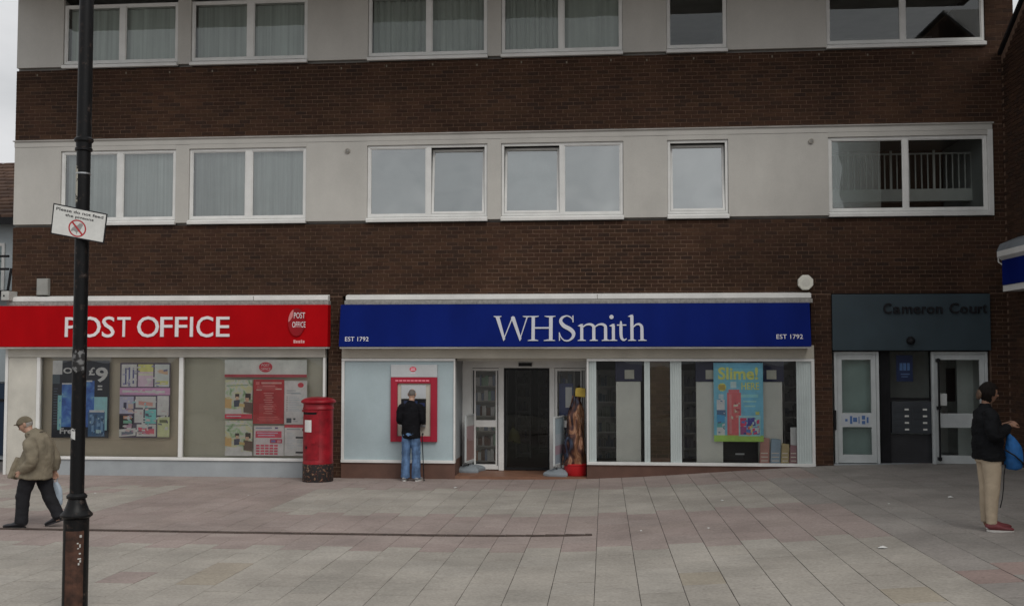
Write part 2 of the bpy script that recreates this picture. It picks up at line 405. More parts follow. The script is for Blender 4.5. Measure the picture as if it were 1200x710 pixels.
for kk in range(5):
    me = bpy.data.meshes.new('brick'); j = lambda: random.uniform(-.0018, .0018)
    a, h, c = (BL - BJ) / 2, (BH - BJ) / 2, .004
    V = [(-a, .05, -h), (a, .05, -h), (a, .05, h), (-a, .05, h), (-a, c, -h), (a, c, -h), (a, c, h), (-a, c, h),
         (-a + c, j(), -h + c), (a - c, j(), -h + c), (a - c, j(), h - c), (-a + c, j(), h - c)]
    me.from_pydata(V, [], [(0, 1, 5, 4), (1, 2, 6, 5), (2, 3, 7, 6), (3, 0, 4, 7), (4, 5, 9, 8), (5, 6, 10, 9), (6, 7, 11, 10), (7, 4, 8, 11), (8, 9, 10, 11)])
    me.materials.append(M['brick']); bme.append(me)
for q in bricks:
    xa, xb, za, zb = q
    if q in near:
        o = bpy.data.objects.new('brick', random.choice(bme)); COL.objects.link(o); o.parent = bw
        o.location = ((xa + xb) / 2 + 2.2, random.uniform(-.0025, .0015), (za + zb) / 2)
    else:
        dy = random.uniform(-.0025, .0015); tl = random.uniform(-.0015, .0015)
        v = [(xa, dy, za), (xb, dy + tl, za), (xb, dy + tl, zb), (xa, dy, zb), (xa, .02, za), (xb, .02, za), (xb, .02, zb), (xa, .02, zb)]
        rest.add(v, [(0, 1, 2, 3), (0, 4, 5, 1), (1, 5, 6, 2), (2, 6, 7, 3), (3, 7, 4, 0)])
tag(rest.build('brickwork', M['brick'], bw), kind='stuff')

weep = bpy.data.meshes.new('weep_vent'); wm = MB(); wm.box(-.013, .013, -.006, .02, -.022, .022)
weep.from_pydata(wm.v, [], wm.f); weep.materials.append(paint((.2, .17, .13), .8, .2, 9, 'weep_vent'))
for px in (44, 96, 148, 199, 249, 299, 349, 400, 453, 507, 559, 611, 664, 716, 758, 813, 867, 905, 960, 1017, 1070):
    o = bpy.data.objects.new('weep_vent', weep); COL.objects.link(o); o.parent = bw; o.location = (ax(px, 80, 0) + 2.2, 0, 7.98 + random.uniform(-.02, .02))

# shell: floors, side walls, back, roof edge added for shade (closed so that no light leaks in)
M['plaster'] = paint((.32, .31, .29), .9, .1, 2, 'plaster')
sh = MB()
sh.box(XL, XL + .2, .25, 9, -.2, 9.68); sh.box(XR - .2, XR, .25, 9, -.2, 9.68); sh.box(XL, XR, 9, 9.2, -.2, 9.68)
sh.build('outer_wall', M['brick'], bld)
sh = MB(); sh.box(XL + .21, XR - .21, .26, 8.99, 6.64, 6.95); sh.box(XL + .21, XR - .21, .26, 8.99, 3.5, 4.8)
sh.build('floor_slab', M['plaster'], bld)
sh = MB(); sh.box(XL - .15, XR - .02, -2.4, 9.2, 9.68, 9.95); sh.build('shade_eaves', M['white_dirty'], bld)  # overhang added out of view to shade the upper window band
for xx in (-9.6, -7.0, -5.2, -2.2, .8, 2.6, 3.95):
    s_ = MB(); s_.box(xx - .05, xx + .05, .3, 5.0, 4.81, 6.63); s_.box(xx - .05, xx + .05, .3, 5.0, 6.96, 9.5); s_.build('partition', M['plaster'], bld)
s_ = MB(); s_.box(XL + .21, 3.9, 4.0, 4.1, 4.81, 6.63); s_.box(XL + .21, XR - .22, 4.0, 4.1, 6.96, 9.5); s_.build('partition', M['plaster'], bld)

# ---- white window bands
WIN = [(70.5, 205, (135.7, 142.3)), (221, 358, (286.6, 294)), (430, 570.6, (498.8, 504.7)), (587.4, 730.3, (655.4, 661)), (782.6, 853.6, None), (971.7, 1158.5, (1059.8, 1065.3))]
ZT, ZB = 6.41, 5.0          # frame head / foot of the first floor windows
def wx(p): return ax(p, 215, -.03)
WX = [(wx(a), wx(b), (wx(m_[0]), wx(m_[1])) if m_ else None) for a, b, m_ in WIN]
frameM = M['white']
def window(x0, x1, mul, z0, z1, glassM, tilted=(), sill=True, fw_=.052, ya=.02, yb=.078):
    w = MB()
    w.box(x0, x0 + fw_, ya, yb, z0, z1); w.box(x1 - fw_, x1, ya, yb, z0, z1)
    w.box(x0 + fw_, x1 - fw_, ya, yb, z1 - fw_, z1); w.box(x0 + fw_, x1 - fw_, ya, yb, z0, z0 + fw_)
    cells = [(x0 + fw_, x1 - fw_)]
    if mul:
        w.box(mul[0], mul[1], ya, yb, z0 + fw_, z1 - fw_); cells = [(x0 + fw_, mul[0]), (mul[1], x1 - fw_)]
    fo = w.build('window', frameM, bld, bevel=.004)
    for k, (a, b) in enumerate(cells):
        if k in tilted:                                   # tilt-in sash, hinged at its foot
            s = MB(); e = .05; hgt = z1 - z0 - 2 * fw_
            s.box(a + .006, a + e, -.02, .03, .005, hgt - .01); s.box(b - e, b - .006, -.02, .03, .005, hgt - .01)
            s.box(a + e, b - e, -.02, .03, .005, e); s.box(a + e, b - e, -.02, .03, hgt - e, hgt - .01)
            so_ = s.build('sash', frameM); g = MB(); g.quad((a + e, .005, e), (b - e, .005, e), (b - e, .005, hgt - e), (a + e, .005, hgt - e))
            go = g.build('pane', glassM)
            for o in (so_, go):
                o.parent = fo; o.location = Vector((2.2, .05, z0 + fw_)); o.rotation_euler = (R(-6.5), 0, 0)
        else:
            s = MB(); e = .018
            s.box(a, a + e, .035, .07, z0 + fw_, z1 - fw_); s.box(b - e, b, .035, .07, z0 + fw_, z1 - fw_)
            s.box(a + e, b - e, .035, .07, z0 + fw_, z0 + fw_ + e); s.box(a + e, b - e, .035, .07, z1 - fw_ - e, z1 - fw_)
            s.build('bead', frameM, fo)
            g = MB(); g.quad((a + e, .055, z0 + fw_ + e), (b - e, .055, z0 + fw_ + e), (b - e, .055, z1 - fw_ - e), (a + e, .055, z1 - fw_ - e)); g.build('pane', glassM, fo)
    if sill:
        s = MB(); s.prism_x([(.0, z0 - .1), (-.07, z0 - .1), (-.075, z0 - .045), (.015, z0 - .004), (.015, z0 - .1)], x0 - .01, x1 + .01); s.build('sill', frameM, fo)
    return fo
gl = [M['glass_mid'], M['glass_mid'], M['glass_film'], M['glass_film'], M['glass_film'], M['glass']]
tl = [(), (), (1,), (0,), (0,), ()]
for (a, b, m_), g_, t_ in zip(WX, gl, tl): window(a, b, m_, ZB, ZT, g_, t_)
ZT2, ZB2 = 9.4, 8.19
gl2 = [M['glass_up'], M['glass_up'], M['glass'], M['glass'], M['glass_up'], M['glass_up']]
for (a, b, m_), g_ in zip(WX, gl2): window(a, b, m_, ZB2, ZT2, g_)
# infill panels between the windows
edges = [XL] + [v for a, b, _ in WX for v in (a, b)] + [XR]   # panel and window edges
for i in range(0, len(edges) - 2, 2):
    a, b = edges[i], edges[i + 1]
    n_ = 1
    for k in range(n_):
        xa, xb = a + (b - a) * k / n_ + .004, a + (b - a) * (k + 1) / n_ - .004
        for z0, z1 in ((ZM0 + .035, 6.50), (ZU + .03, 9.67)):
            p = MB(); p.box(xa, xb, -.012, .06, z0, z1); p.build('infill_panel', M['panel'], bld, bevel=.003)
hd = MB(); hd.box(XL, 7.2, -.02, .06, 6.503, 6.615); hd.build('head_board', M['panel'], bld)
for a, b, _ in WX:
    h_ = MB(); h_.box(a - .005, b + .005, -.016, .05, ZT + .003, 6.5); h_.build('head_panel', M['panel'], bld)
cp = MB(); cp.prism_x([(.0, 6.617), (-.05, 6.617), (-.06, 6.632), (.0, 6.65)], XL - .02, 7.22); cp.build('drip_cap', M['white_dirty'], bld)
rb = MB(); rb.box(XL, 7.2, .08, .24, ZM0 - .02, ZB - .1); rb.box(XL, XE, .08, .24, ZU - .03, ZB2 - .1); rb.build('sill_backing', M['dark'], bld)
xe = edges[-2]
e_ = MB(); e_.box(xe + .005, 7.2, -.03, .06, ZB - .1, 6.5); e_.build('corner_post', M['white'], bld)
for q in [q for i in range(0, len(edges) - 1, 2) for q in [(edges[i], edges[i + 1])]][:-1]:   # lining behind the panels
    for za, zb in ((ZB - .1, 6.6), (ZB2 - .1, 9.5)): l_ = MB(); l_.box(q[0], q[1], .08, .2, za, zb); l_.build('lining', M['plaster'], bld)
for a, b, _ in WX:
    l_ = MB(); l_.box(a, b, .08, .2, ZT + .01, 6.6); l_.build('lining', M['plaster'], bld)

# recessed balcony behind the right-hand glazing
M['white_rail'] = paint((.62, .62, .6), .5, .06, 4, 'white_rail')
rl = MB(); yb = .95
xa_, xb_ = 3.98, ax(1138, 200, yb); zt_, zb_ = az(1060, 180, yb), az(1060, 222, yb)
n_ = 27
for i in range(n_ + 1):
    x = xa_ + (xb_ - xa_) * i / n_; wv = .022 if i % 7 == 0 else .011
    rl.box(x - wv, x + wv, yb - .01, yb + .01, zb_, zt_ + (.06 if i % 7 == 0 else 0))
rl.box(xa_, xb_, yb - .02, yb - .011, zt_ - .03, zt_); rl.box(xa_, xb_ + .2, yb - .04, yb + .1, zb_ - .24, zb_ - .002)
rl.build('railing', M['white_rail'], bld)
bk = MB(); bk.box(4.0, XR - .21, 2.6, 2.7, 4.81, 6.63); bk.build('balcony_back_wall', M['brick'], bld)
bk = MB(); bk.box(ax(1139, 200, .9), XR - .22, .3, 2.59, 4.82, 6.62); bk.build('balcony_side_wall', paint((.6, .62, .62), .8, .08, 2, 'balcony_wall'), bld)
fl = MB(); x0_, x1_ = WX[5][0] + .08, ax(1032, 200, .05)
fl.quad((x0_, .06, ZB + .08), (x1_, .06, ZB + .08), (x1_, .06, ZT - .08), (x0_, .06, ZT - .08)); fl.build('sliding_pane', glass('frosted_pane', .26, (.62, .68, .68), .25), bld)

# ------------------------------------------------------------------ shop fronts
M['stall'] = paint((.33, .355, .37), .55, .08, 3, 'grey_stall_riser', bump=.03)
M['brown'] = paint((.12, .062, .045), .6, .15, 4, 'brown_stall_riser', bump=.05)
M['beige'] = paint((.62, .55, .43), .8, .06, 1.4, 'beige_backing')
M['mesh'] = paint((.3, .29, .27), .7, .3, 18, 'weathered_ledge')
def cornice(x0, x1, joins):
    c_ = MB(); c_.prism_x([(.0, 3.37), (-.13, 3.37), (-.15, 3.385), (-.15, 3.45), (-.12, 3.465), (.0, 3.49)], x0, x1); o = c_.build('cornice', M['white'], bld)
    l2 = MB(); l2.box(x0 - .02, x1 + .02, -.17, .0, 3.29, 3.367); l2.build('ledge', M['mesh'], bld)
    sp = MB(); n_ = int((x1 - x0) / .045)
    for i in range(n_):
        x = x0 + (i + .5) * (x1 - x0) / n_; t = random.uniform(-.02, .02)
        for yy in (-.19, -.21): sp.add([(x - .003, yy, 3.29), (x + .003, yy, 3.29), (x + t, yy - .012, 3.35 + random.uniform(0, .012))], [(0, 1, 2)])
    tag(sp.build('pigeon_spikes', M['steel'], bld), kind='stuff')
    j_ = MB()
    for x in joins: j_.box(x - .006, x + .006, -.153, .0, 3.372, 3.46)
    if joins: j_.build('cornice_joint', M['mesh'], bld)
cornice(ax(11.4, 350, -.1), ax(385, 350, -.1), [ax(298, 350, -.1)])
cornice(ax(406, 350, -.1), ax(950, 346, -.1), [ax(700, 346, -.1)])

# --- red shop: post office front
pxl, pxr = ax(10, 480), ax(381.5, 480)
zs = .31                                  # sill height
l_ = MB(); l_.box(pxl, pxr, -.06, .2, 2.27, 2.5); l_.build('lintel_board', M['cream'], bld, bevel=.006)
l_ = MB(); l_.box(pxl, ax(43, 480) - .003, -.03, .2, -.06, 2.267); l_.build('side_pier', M['cream'], bld, bevel=.005)
l_ = MB(); l_.box(pxl - .06, pxl - .003, -.05, .2, -.06, 2.5); l_.build('side_post', M['white'], bld)
l_ = MB(); l_.box(ax(43, 480), pxr, -.02, .2, -.07, zs - .06); l_.build('stall_riser', M['stall'], bld)
w = MB(); xa = ax(43.5, 480); xm0, xm1 = ax(210.3, 480), ax(215, 480)
w.box(xa, xa + .07, -.05, .06, zs, 2.266); w.box(pxr - .045, pxr, -.05, .06, zs, 2.266); w.box(xm0, xm1, -.05, .06, zs, 2.266)
w.box(xa, pxr, -.05, .06, zs - .057, zs - .001)
pow_ = w.build('shop_window', M['white'], bld, bevel=.004)
for a, b in ((xa + .07, xm0), (xm1, pxr - .045)):
    g = MB(); g.quad((a, .0, zs), (b, .0, zs), (b, .0, 2.266), (a, .0, 2.266)); g.build('pane', M['glass_shop'], pow_)
b_ = MB(); b_.box(xa, (xm0 + xm1) / 2, .16, .19, zs - .05, 2.26); b_.build('display_backing', M['beige'], bld)
b_ = MB(); b_.box((xm0 + xm1) / 2, pxr - .05, .17, .2, zs - .05, 2.26); b_.build('display_backing', paint((.6, .59, .49), .8, .05, 1.2, 'beige_backing_light'), bld)
b_ = MB(); b_.box(pxl, pxr, .21, .9, zs - .2, zs - .06); b_.build('display_shelf', M['cream'], bld)
b_ = MB(); b_.box(pxl, -5.1, 2.5, 2.6, -.1, 3.4); b_.build('back_wall', paint((.5, .53, .48), .9, .05, 2, 'shop_wall'), bld)
b_ = MB(); b_.box(-5.3, -5.2, .25, 2.5, -.1, 3.4); b_.build('party_wall', paint((.5, .53, .48), .9, .05, 2, 'shop_wall'), bld)

# --- blue shop: bookshop front
wl, wr = ax(400.5, 480), ax(954.5, 480); zw = .3
l_ = MB(); l_.box(wl, wr, -.04, .2, 2.25, 2.5); l_.build('lintel_board', paint((.5, .47, .4), .6, .1, 2, 'cream_lintel', bump=.04), bld, bevel=.006)
xc0, xc1 = ax(533.5, 480), ax(687.5, 480)
YR = 1.0                                        # depth of the entrance recess
# cash machine panel
M['panel_blue'] = paint((.39, .475, .5), .4, .05, 2, 'pale_blue_panel')
p = MB(); p.box(wl + .06, xc0 - .03, -.01, .1, zw, 2.2); p.build('laminate_panel', M['panel_blue'], bld)
p = MB(); p.box(wl, wl + .057, -.04, .1, zw, 2.2); p.box(xc0 - .03, xc0 + .002, -.04, .1, zw, 2.2); p.box(wl, xc0 + .002, -.05, .1, 2.201, 2.245); p.box(wl, xc0 + .002, -.06, .1, zw - .055, zw - .001); p.build('panel_frame', M['white'], bld, bevel=.004)
def riser(x0, x1, y0, y1, ztop):
    p = MB(); n_ = 8
    for k in range(n_):
        a, b = x0 + (x1 - x0) * k / n_, x0 + (x1 - x0) * (k + 1) / n_
        p.add([(a, y0, ground(a, y0) - .05), (b, y0, ground(b, y0) - .05), (b, y0, ztop), (a, y0, ztop), (a, y1, ground(a, y0) - .05), (b, y1, ground(b, y0) - .05), (b, y1, ztop), (a, y1, ztop)],
              [(0, 1, 2, 3), (3, 2, 6, 7)] + ([(1, 5, 6, 2)] if k == n_ - 1 else []) + ([(0, 3, 7, 4)] if k == 0 else []))
    p.build('stall_riser', M['brown'], bld)
riser(wl, xc0, -.03, .2, zw - .058)
# return of the recess
p = MB(); p.box(xc0 - .25, xc0 - .004, .1, YR, zw, 2.2); p.build('recess_return', M['stall'], bld)
p = MB(); p.box(xc0 - .26, xc0 - .002, .2, YR, -.1, zw - .003); p.build('recess_plinth', M['brown'], bld)
p = MB(); p.box(xc1 + .004, xc1 + .12, .07, YR, -.1, 2.2); p.build('recess_return', M['stall'], bld)
p = MB(); p.box(xc0, xc1, .205, YR, 2.2, 2.5); p.build('recess_ceiling', M['cream'], bld)
M['tile'] = paint((.21, .105, .065), .5, .15, 5, 'terracotta_floor', bump=.03)
p = MB(); p.box(xc0, xc1, .0, YR + .3, -.12, .0); p.build('entrance_floor', M['tile'], bld)
# door screen at the back of the recess
def dx(px): return ax(px, 490, YR)
def dz(py): return az(620, py, YR)
scr = MB(); zt = 2.2
zd = dz(431)
scr.box(xc0, xc1, YR - .02, YR + .08, zd, zt)
scr.box(xc0, dx(553), YR - .02, YR + .08, .003, zd); scr.box(dx(584.5), dx(590.5), YR - .02, YR + .08, .003, zd)
scr.box(dx(644), dx(650), YR - .02, YR + .08, .003, zd); scr.box(dx(686), xc1, YR - .02, YR + .08, .003, zd)
scr.build('entrance_screen', M['white'], bld, bevel=.004)
for a, b, slide in ((553, 584.5, 1), (650, 686, -1)):
    d_ = MB(); x0, x1 = dx(a) + .004, dx(b) - .004; t_ = .07; y0, y1 = YR + .0, YR + .05; zr0, zr1 = dz(500.5), dz(492.5)
    i0, i1 = x0 + (.075 if slide > 0 else .05), x1 - (.06 if slide > 0 else .09)
    d_.box(x0, i0, y0, y1, .02, zd - .01); d_.box(i1, x1, y0, y1, .02, zd - .01)
    d_.box(i0, i1, y0, y1, zd - .06, zd - .01); d_.box(i0, i1, y0, y1, .02, .12); d_.box(i0, i1, y0, y1, zr0, zr1)
    do_ = d_.build('side_door', M['white'], bld, bevel=.003)
    for za, zb in ((.12, zr0), (zr1, zd - .06)):
        g = MB(); g.quad((i0, y0 + .02, za), (i1, y0 + .02, za), (i1, y0 + .02, zb), (i0, y0 + .02, zb)); g.build('pane', M['glass_shop'], do_)
    s_ = MB(); e0 = x0 + .02 if slide > 0 else x1 - .07
    s_.box(e0, e0 + .022, y0 - .012, y0 - .004, .1, zd - .05); s_.box(x1 - .028, x1 - .014, y0 - .012, y0 - .004, .1, zd - .05); s_.build('gasket', M['rubber'], do_)
s_ = MB(); s_.box(dx(608), dx(623.5), YR - .07, YR - .022, dz(429), dz(425)); s_.build('door_sensor', M['black'], bld)
dl = MB(); x0, x1 = dx(590.5) + .004, dx(644) - .004
dl.box(x0, x0 + .035, YR + .02, YR + .06, .01, zd - .01); dl.box(x1 - .035, x1, YR + .02, YR + .06, .01, zd - .01); dl.box(x0 + .035, x1 - .035, YR + .02, YR + .06, zd - .05, zd - .01); dl.box(x0 + .035, x1 - .035, YR + .02, YR + .06, .01, .06)
dlo = dl.build('sliding_door', M['black'], bld)
g = MB(); g.quad((x0 + .035, YR + .04, .06), (x1 - .035, YR + .04, .06), (x1 - .035, YR + .04, zd - .05), (x0 + .035, YR + .04, zd - .05)); g.build('pane', glass('door_glass', .0, (.42, .43, .43)), dlo)
# display windows to the right
def ww(px): return ax(px, 480)
P = [(690, 699), (755, 762), (785.5, 799), (933.6, 951)]
w = MB(); w.box(xc1 + .003, ww(690), -.05, .06, zw, 2.2); w.box(ww(951), wr, -.05, .06, zw, 2.2)
w.box(xc1 + .003, wr, -.05, .08, 2.201, 2.245); w.box(xc1 + .003, wr, -.06, .1, zw - .055, zw - .001)
bwn = w.build('shop_window', M['white'], bld, bevel=.004)
M['pil'] = paint((.5, .56, .55), .35, .06, 3, 'pale_pilaster')
for a, b in P:
    p = MB(); x0, x1 = ww(a) + .002, ww(b) - .002; n_ = max(2, int((x1 - x0) / .04))
    for k in range(n_):
        q0, q1 = x0 + (x1 - x0) * k / n_, x0 + (x1 - x0) * (k + 1) / n_
        p.prism_z([(q0 + .001, .05), (q0 + .001, .0), ((q0 + q1) / 2, -.004), (q1 - .001, .0), (q1 - .001, .05)], zw, 2.2)
    p.build('pilaster', M['pil'], bwn)
p = MB(); p.box(ww(762), ww(785.5), .066, .2, zw, 2.2); ppo = p.build('brick_pillar', M['mortar'], bwn)
M['brick_y'] = varied('tan_brick', [(.1, .07, .04), (.13, .088, .05), (.085, .06, .036), (.15, .105, .06)], .9, .3, .6, 60, .3)
p = MB()
for k in range(int(zw / BH) + 1, int(2.2 / BH)):
    x = ww(762) - (k % 2) * BL / 2
    while x < ww(785.5):
        a, b = max(x, ww(762)) + BJ / 2, min(x + BL, ww(785.5)) - BJ / 2
        if b - a > .02: p.box(a, b, .06 + random.uniform(-.002, .002), .067, k * BH + BJ / 2, (k + 1) * BH - BJ / 2)
        x += BL
tag(p.build('pillar_brickwork', M['brick_y'], bwn), kind='stuff')
for a, b in ((699, 755), (762, 785.5), (799, 933.6)):
    g = MB(); g.quad((ww(a), .02, zw), (ww(b), .02, zw), (ww(b), .02, 2.2), (ww(a), .02, 2.2)); g.build('pane', M['glass_book'], bwn)
riser(xc1 + .003, wr, -.03, .2, zw - .058)
p = MB(); p.box(xc1 + .13, wr, .1, 1.3, zw - .15, zw - .06); p.build('display_shelf', M['dark'], bld)
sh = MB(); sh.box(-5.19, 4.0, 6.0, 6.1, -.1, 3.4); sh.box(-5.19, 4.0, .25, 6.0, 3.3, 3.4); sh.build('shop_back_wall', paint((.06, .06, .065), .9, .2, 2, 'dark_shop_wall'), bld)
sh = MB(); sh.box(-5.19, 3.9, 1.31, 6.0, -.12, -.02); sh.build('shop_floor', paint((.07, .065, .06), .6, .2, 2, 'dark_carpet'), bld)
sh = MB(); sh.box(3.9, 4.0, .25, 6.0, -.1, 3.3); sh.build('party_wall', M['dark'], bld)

# --- flats entrance
fx0, fx1 = 4.245, 7.095
def ex(px, y=.12): return ax(px, 480, y)
zg = ground(5.6, 0)
p = MB(); p.box(fx0, fx1, .0, 2.4, zg - .15, zg - .001); p.build('lobby_floor', M['stall'], bld)
p = MB(); p.box(fx0, fx1, .25, 2.5, 2.42, 2.6); p.box(fx0, fx1, 2.4, 2.5, zg - .1, 2.42); p.build('lobby_shell', paint((.6, .65, .63), .8, .2, 2, 'lobby_wall'), bld)
p = MB(); p.box(fx0, fx0 + .05, .25, 2.4, zg, 2.42); p.box(fx1 - .02, fx1, .25, 2.4, zg, 2.42); p.build('lobby_side', paint((.6, .65, .63), .8, .2, 2, 'lobby_wall'), bld)
def alu_door(pa, pb, glasses, ybase, name, hinge):
    d_ = MB(); x0, x1 = ex(pa, ybase), ex(pb, ybase); z0, z1 = zg + .004, 2.38; y0, y1 = ybase - .03, ybase + .03
    r0, r1 = az(1000, 500, ybase), az(1000, 483.5, ybase); s0 = .085; s1 = .085
    f_ = .05
    d_.box(x0, x0 + f_, y0 - .02, y1, z0, z1); d_.box(x1 - f_, x1, y0 - .02, y1, z0, z1); d_.box(x0 + f_, x1 - f_, y0 - .02, y1, z1 - f_, z1)
    do_ = d_.build('entrance_door', M['alu'], bld, bevel=.004)
    l_ = MB(); a, b = x0 + f_ + .006, x1 - f_ - .006; c = s0
    l_.box(a, a + c, y0, y1 - .01, z0 + .01, z1 - f_ - .006); l_.box(b - c, b, y0, y1 - .01, z0 + .01, z1 - f_ - .006)
    l_.box(a + c, b - c, y0, y1 - .01, z1 - f_ - .1, z1 - f_ - .006); l_.box(a + c, b - c, y0, y1 - .01, z0 + .01, z0 + .16); l_.box(a + c, b - c, y0, y1 - .01, r0, r1)
    l_.build('door_leaf', M['alu'], do_)
    for za, zb in ((z0 + .16, r0), (r1, z1 - f_ - .1)):
        g = MB(); g.quad((a + c, y0 + .03, za), (b - c, y0 + .03, za), (b - c, y0 + .03, zb), (a + c, y0 + .03, zb)); g.build('pane', glasses, do_)
    h_ = MB()
    if hinge == 'L':
        h_.box(x0 - .02, x0 + .02, y0 - .06, y0 - .021, r0 - .05, r1 + .05)
    else:
        hx = a + c * .55
        h_.tube([(hx, y0 - .07, z0 + .06), (hx, y0 - .07, z1 - .12)], .017)
        for zz in (z0 + .1, (z0 + z1) / 2, z1 - .16): h_.box(hx - .03, hx + .03, y0 - .085, y0, zz - .03, zz + .03)
    h_.build('handle', M['black'], do_)
    return do_, a + c, b - c, r0, r1, y0
glass_fr = glass('tinted_door_glass', .06, (.74, .82, .8), .06)
d1 = alu_door(977.5, 1030, glass_fr, .1, 'left', 'L')
d2 = alu_door(1092, 1157.5, M['glass_shop'], .1, 'right', 'R')
bk = MB(); bk.box(ex(981), ex(1029), .35, .38, zg, 2.38); bk.build('door_backing', paint((.66, .76, .74), .8, .1, 2, 'added_backing'), bld)
n1 = MB(); n1.box(d1[1] - .02, d1[2] - .03, d1[5] - .004, d1[5] - .001, d1[3] + .03, d1[4] - .03)
n1o = n1.build('door_notice', paint((.5, .53, .56), .5, .05, 3, 'notice_white'), d1[0])
n2 = MB(); xx = d1[1] + .05; wdt = (d1[2] - d1[1] - .1)
for k, (u, v, a_, b_) in enumerate(((.0, .1, .35, .6), (.2, .3, .1, .9), (.33, .5, .3, .75), (.56, .6, .15, .85), (.7, .84, .55, .95), (.7, .84, .08, .42), (.9, .98, .2, .8))): n2.box(xx + wdt * u, xx + wdt * v, d1[5] - .006, d1[5] - .0045, d1[3] + .04 + (d1[4] - d1[3] - .08) * a_, d1[3] + .04 + (d1[4] - d1[3] - .08) * b_)
n2.build('notice_print', paint((.08, .16, .36), .5, .05, 3, 'blue_print'), d1[0])
n3 = MB(); n3.box(ax(1102.5, 470, .03), ax(1110, 470, .03), .044, .047, az(1106, 475, .03), az(1106, 461, .03)); n3.build('door_notice', paint((.6, .62, .6), .5, .05, 3, 'notice_white2'), d2[0])
bk = MB(); bk.box(ex(1122, .9), ex(1160, .9), .9, .94, zg, 2.38); bk.build('added_backing', paint((.62, .7, .68), .8, .1, 2, 'added_backing_pale'), bld)  # pale panel added behind the right door to lighten its dark glass
bk = MB(); bk.box(ex(1110, 1.3), ex(1120, 1.3), 1.3, 1.34, zg + 1.1, zg + 1.75); bk.build('lobby_frame', M['black'], bld)
# dark middle bay
md = MB(); md.box(ex(1030.5, .3), ex(1042, .3), .2, .34, zg, 2.4); md.box(ex(1090, .3), ex(1093, .3), .18, .34, zg, 2.4); md.box(ex(1042, .3), ex(1090, .3), .2, .34, az(1066, 469, .3), az(1066, 466, .3)); md.build('bay_frame', M['black'], bld)
md = MB(); md.quad((ex(1042, .3), .28, az(1066, 466, .3)), (ex(1090, .3), .28, az(1066, 466, .3)), (ex(1090, .3), .28, 2.38), (ex(1042, .3), .28, 2.38)); md.build('bay_pane', M['glass_book'], bld)
md = MB(); md.box(ex(1042, .3), ex(1090, .3), .26, .32, zg, az(1066, 508.5, .3)); md.build('bay_panel', paint((.035, .036, .04), .35, .2, 3, 'dark_panel'), bld)
# ------------------------------------------------------------------ fascia signs (boards leaning out at the foot)
def fascia(name, label, x0, x1, zb, zt, mat, cat='shop sign', lean=.02):
    yb, yt = -.27 - lean, -.27 + lean
    t = thing(name, label, cat, ((x0 + x1) / 2, 0, zb))
    b = MB(); b.prism_x([(-.06, zb), (yb, zb), (yt, zt), (-.06, zt)], x0, x1); b.build('sign_board', mat, t, bevel=.006)
    e = MB(); e.box(x0 + .01, x1 - .01, yb + .03, -.065, zb - .035, zb - .002); e.build('bottom_trim', M['white_dirty'], t)
    return t, (lambda z: yb + (yt - yb) * (z - zb) / (zt - zb))
yS = -.27
M['red'] = paint((.40, .003, .006), .6, .12, 1.2, 'red_fascia', spec=.05, stretch=(1.5, 1, .5))
M['blue'] = paint((.004, .0135, .135), .6, .12, 1.2, 'blue_fascia', spec=.05, stretch=(1.5, 1, .5))
M['letter'] = paint((.75, .72, .73), .4, .04, 4, 'white_letters')
M['letter_grey'] = paint((.56, .57, .62), .4, .04, 4, 'pale_letters')
zSb, zSt = 2.475, 3.285
po, poy = fascia('shop_sign', 'long red fascia with white capitals POST OFFICE and an oval emblem at its right end', ax(-60, 385, yS), ax(384, 385, yS), zSb, zSt, M['red'], lean=.006)
zc1, zc0 = az(170, 371.4, yS), az(170, 394.6, yS)
def lx(v): return ax(v / 3.943, 383, yS)
for ch, a, b, ov in [('P', 302, 358, 0), ('O', 366, 467, 1), ('S', 473, 531, 1), ('T', 543, 604, 0), ('O', 635, 736, 1), ('F', 742, 798, 0), ('F', 810, 866, 0), ('I', 879, 893, 0), ('C', 909, 986, 1), ('E', 1000, 1062, 0)]:
    o_ = .012 if ov else 0
    text_mesh(ch, M['letter'], lx(a), lx(b), zc0 - o_, zc1 + o_, poy, .018, 'letter', po, bold=.004)
ex_, ez_ = at(348, 377.5, yS)
ov = MB(); n = 28
pts = []
for k in range(n):
    a = 2 * math.pi * k / n; u, v = .165 * math.cos(a) + .0 * math.sin(a), .27 * math.sin(a)
    pts.append((ex_ + u, ez_ + v))
ov.add([(x, poy(z) - .03, z) for x, z in pts] + [(x, poy(z) + .01, z) for x, z in pts], [tuple(range(n))] + [(i, n + i, n + (i + 1) % n, (i + 1) % n) for i in range(n)])
ov.build('emblem', paint((.27, .004, .009), .35, .1, 4, 'red_emblem', spec=.25), po)
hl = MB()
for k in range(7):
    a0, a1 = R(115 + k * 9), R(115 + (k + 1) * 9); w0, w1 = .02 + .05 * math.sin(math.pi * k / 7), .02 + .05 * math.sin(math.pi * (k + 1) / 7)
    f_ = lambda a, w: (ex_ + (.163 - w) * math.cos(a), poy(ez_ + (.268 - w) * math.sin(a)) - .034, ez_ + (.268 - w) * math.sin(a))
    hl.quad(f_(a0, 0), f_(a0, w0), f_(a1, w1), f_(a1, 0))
hl.build('emblem_highlight', paint((.6, .2, .2), .35, .05, 4, 'painted_glare'), po)  # glare along the emblem's left edge, put in as pale colour
pe = lambda z: poy(z) - .031
text_mesh('POST', M['letter'], ax(345, 370, yS), ax(358, 370, yS), az(350, 373, yS), az(350, 366.2, yS), pe, .002, 'emblem_lettering', po)
text_mesh('OFFICE', M['letter'], ax(343, 380, yS), ax(358.6, 380, yS), az(350, 383.6, yS), az(350, 377, yS), pe, .002, 'emblem_lettering', po)
sm = MB()
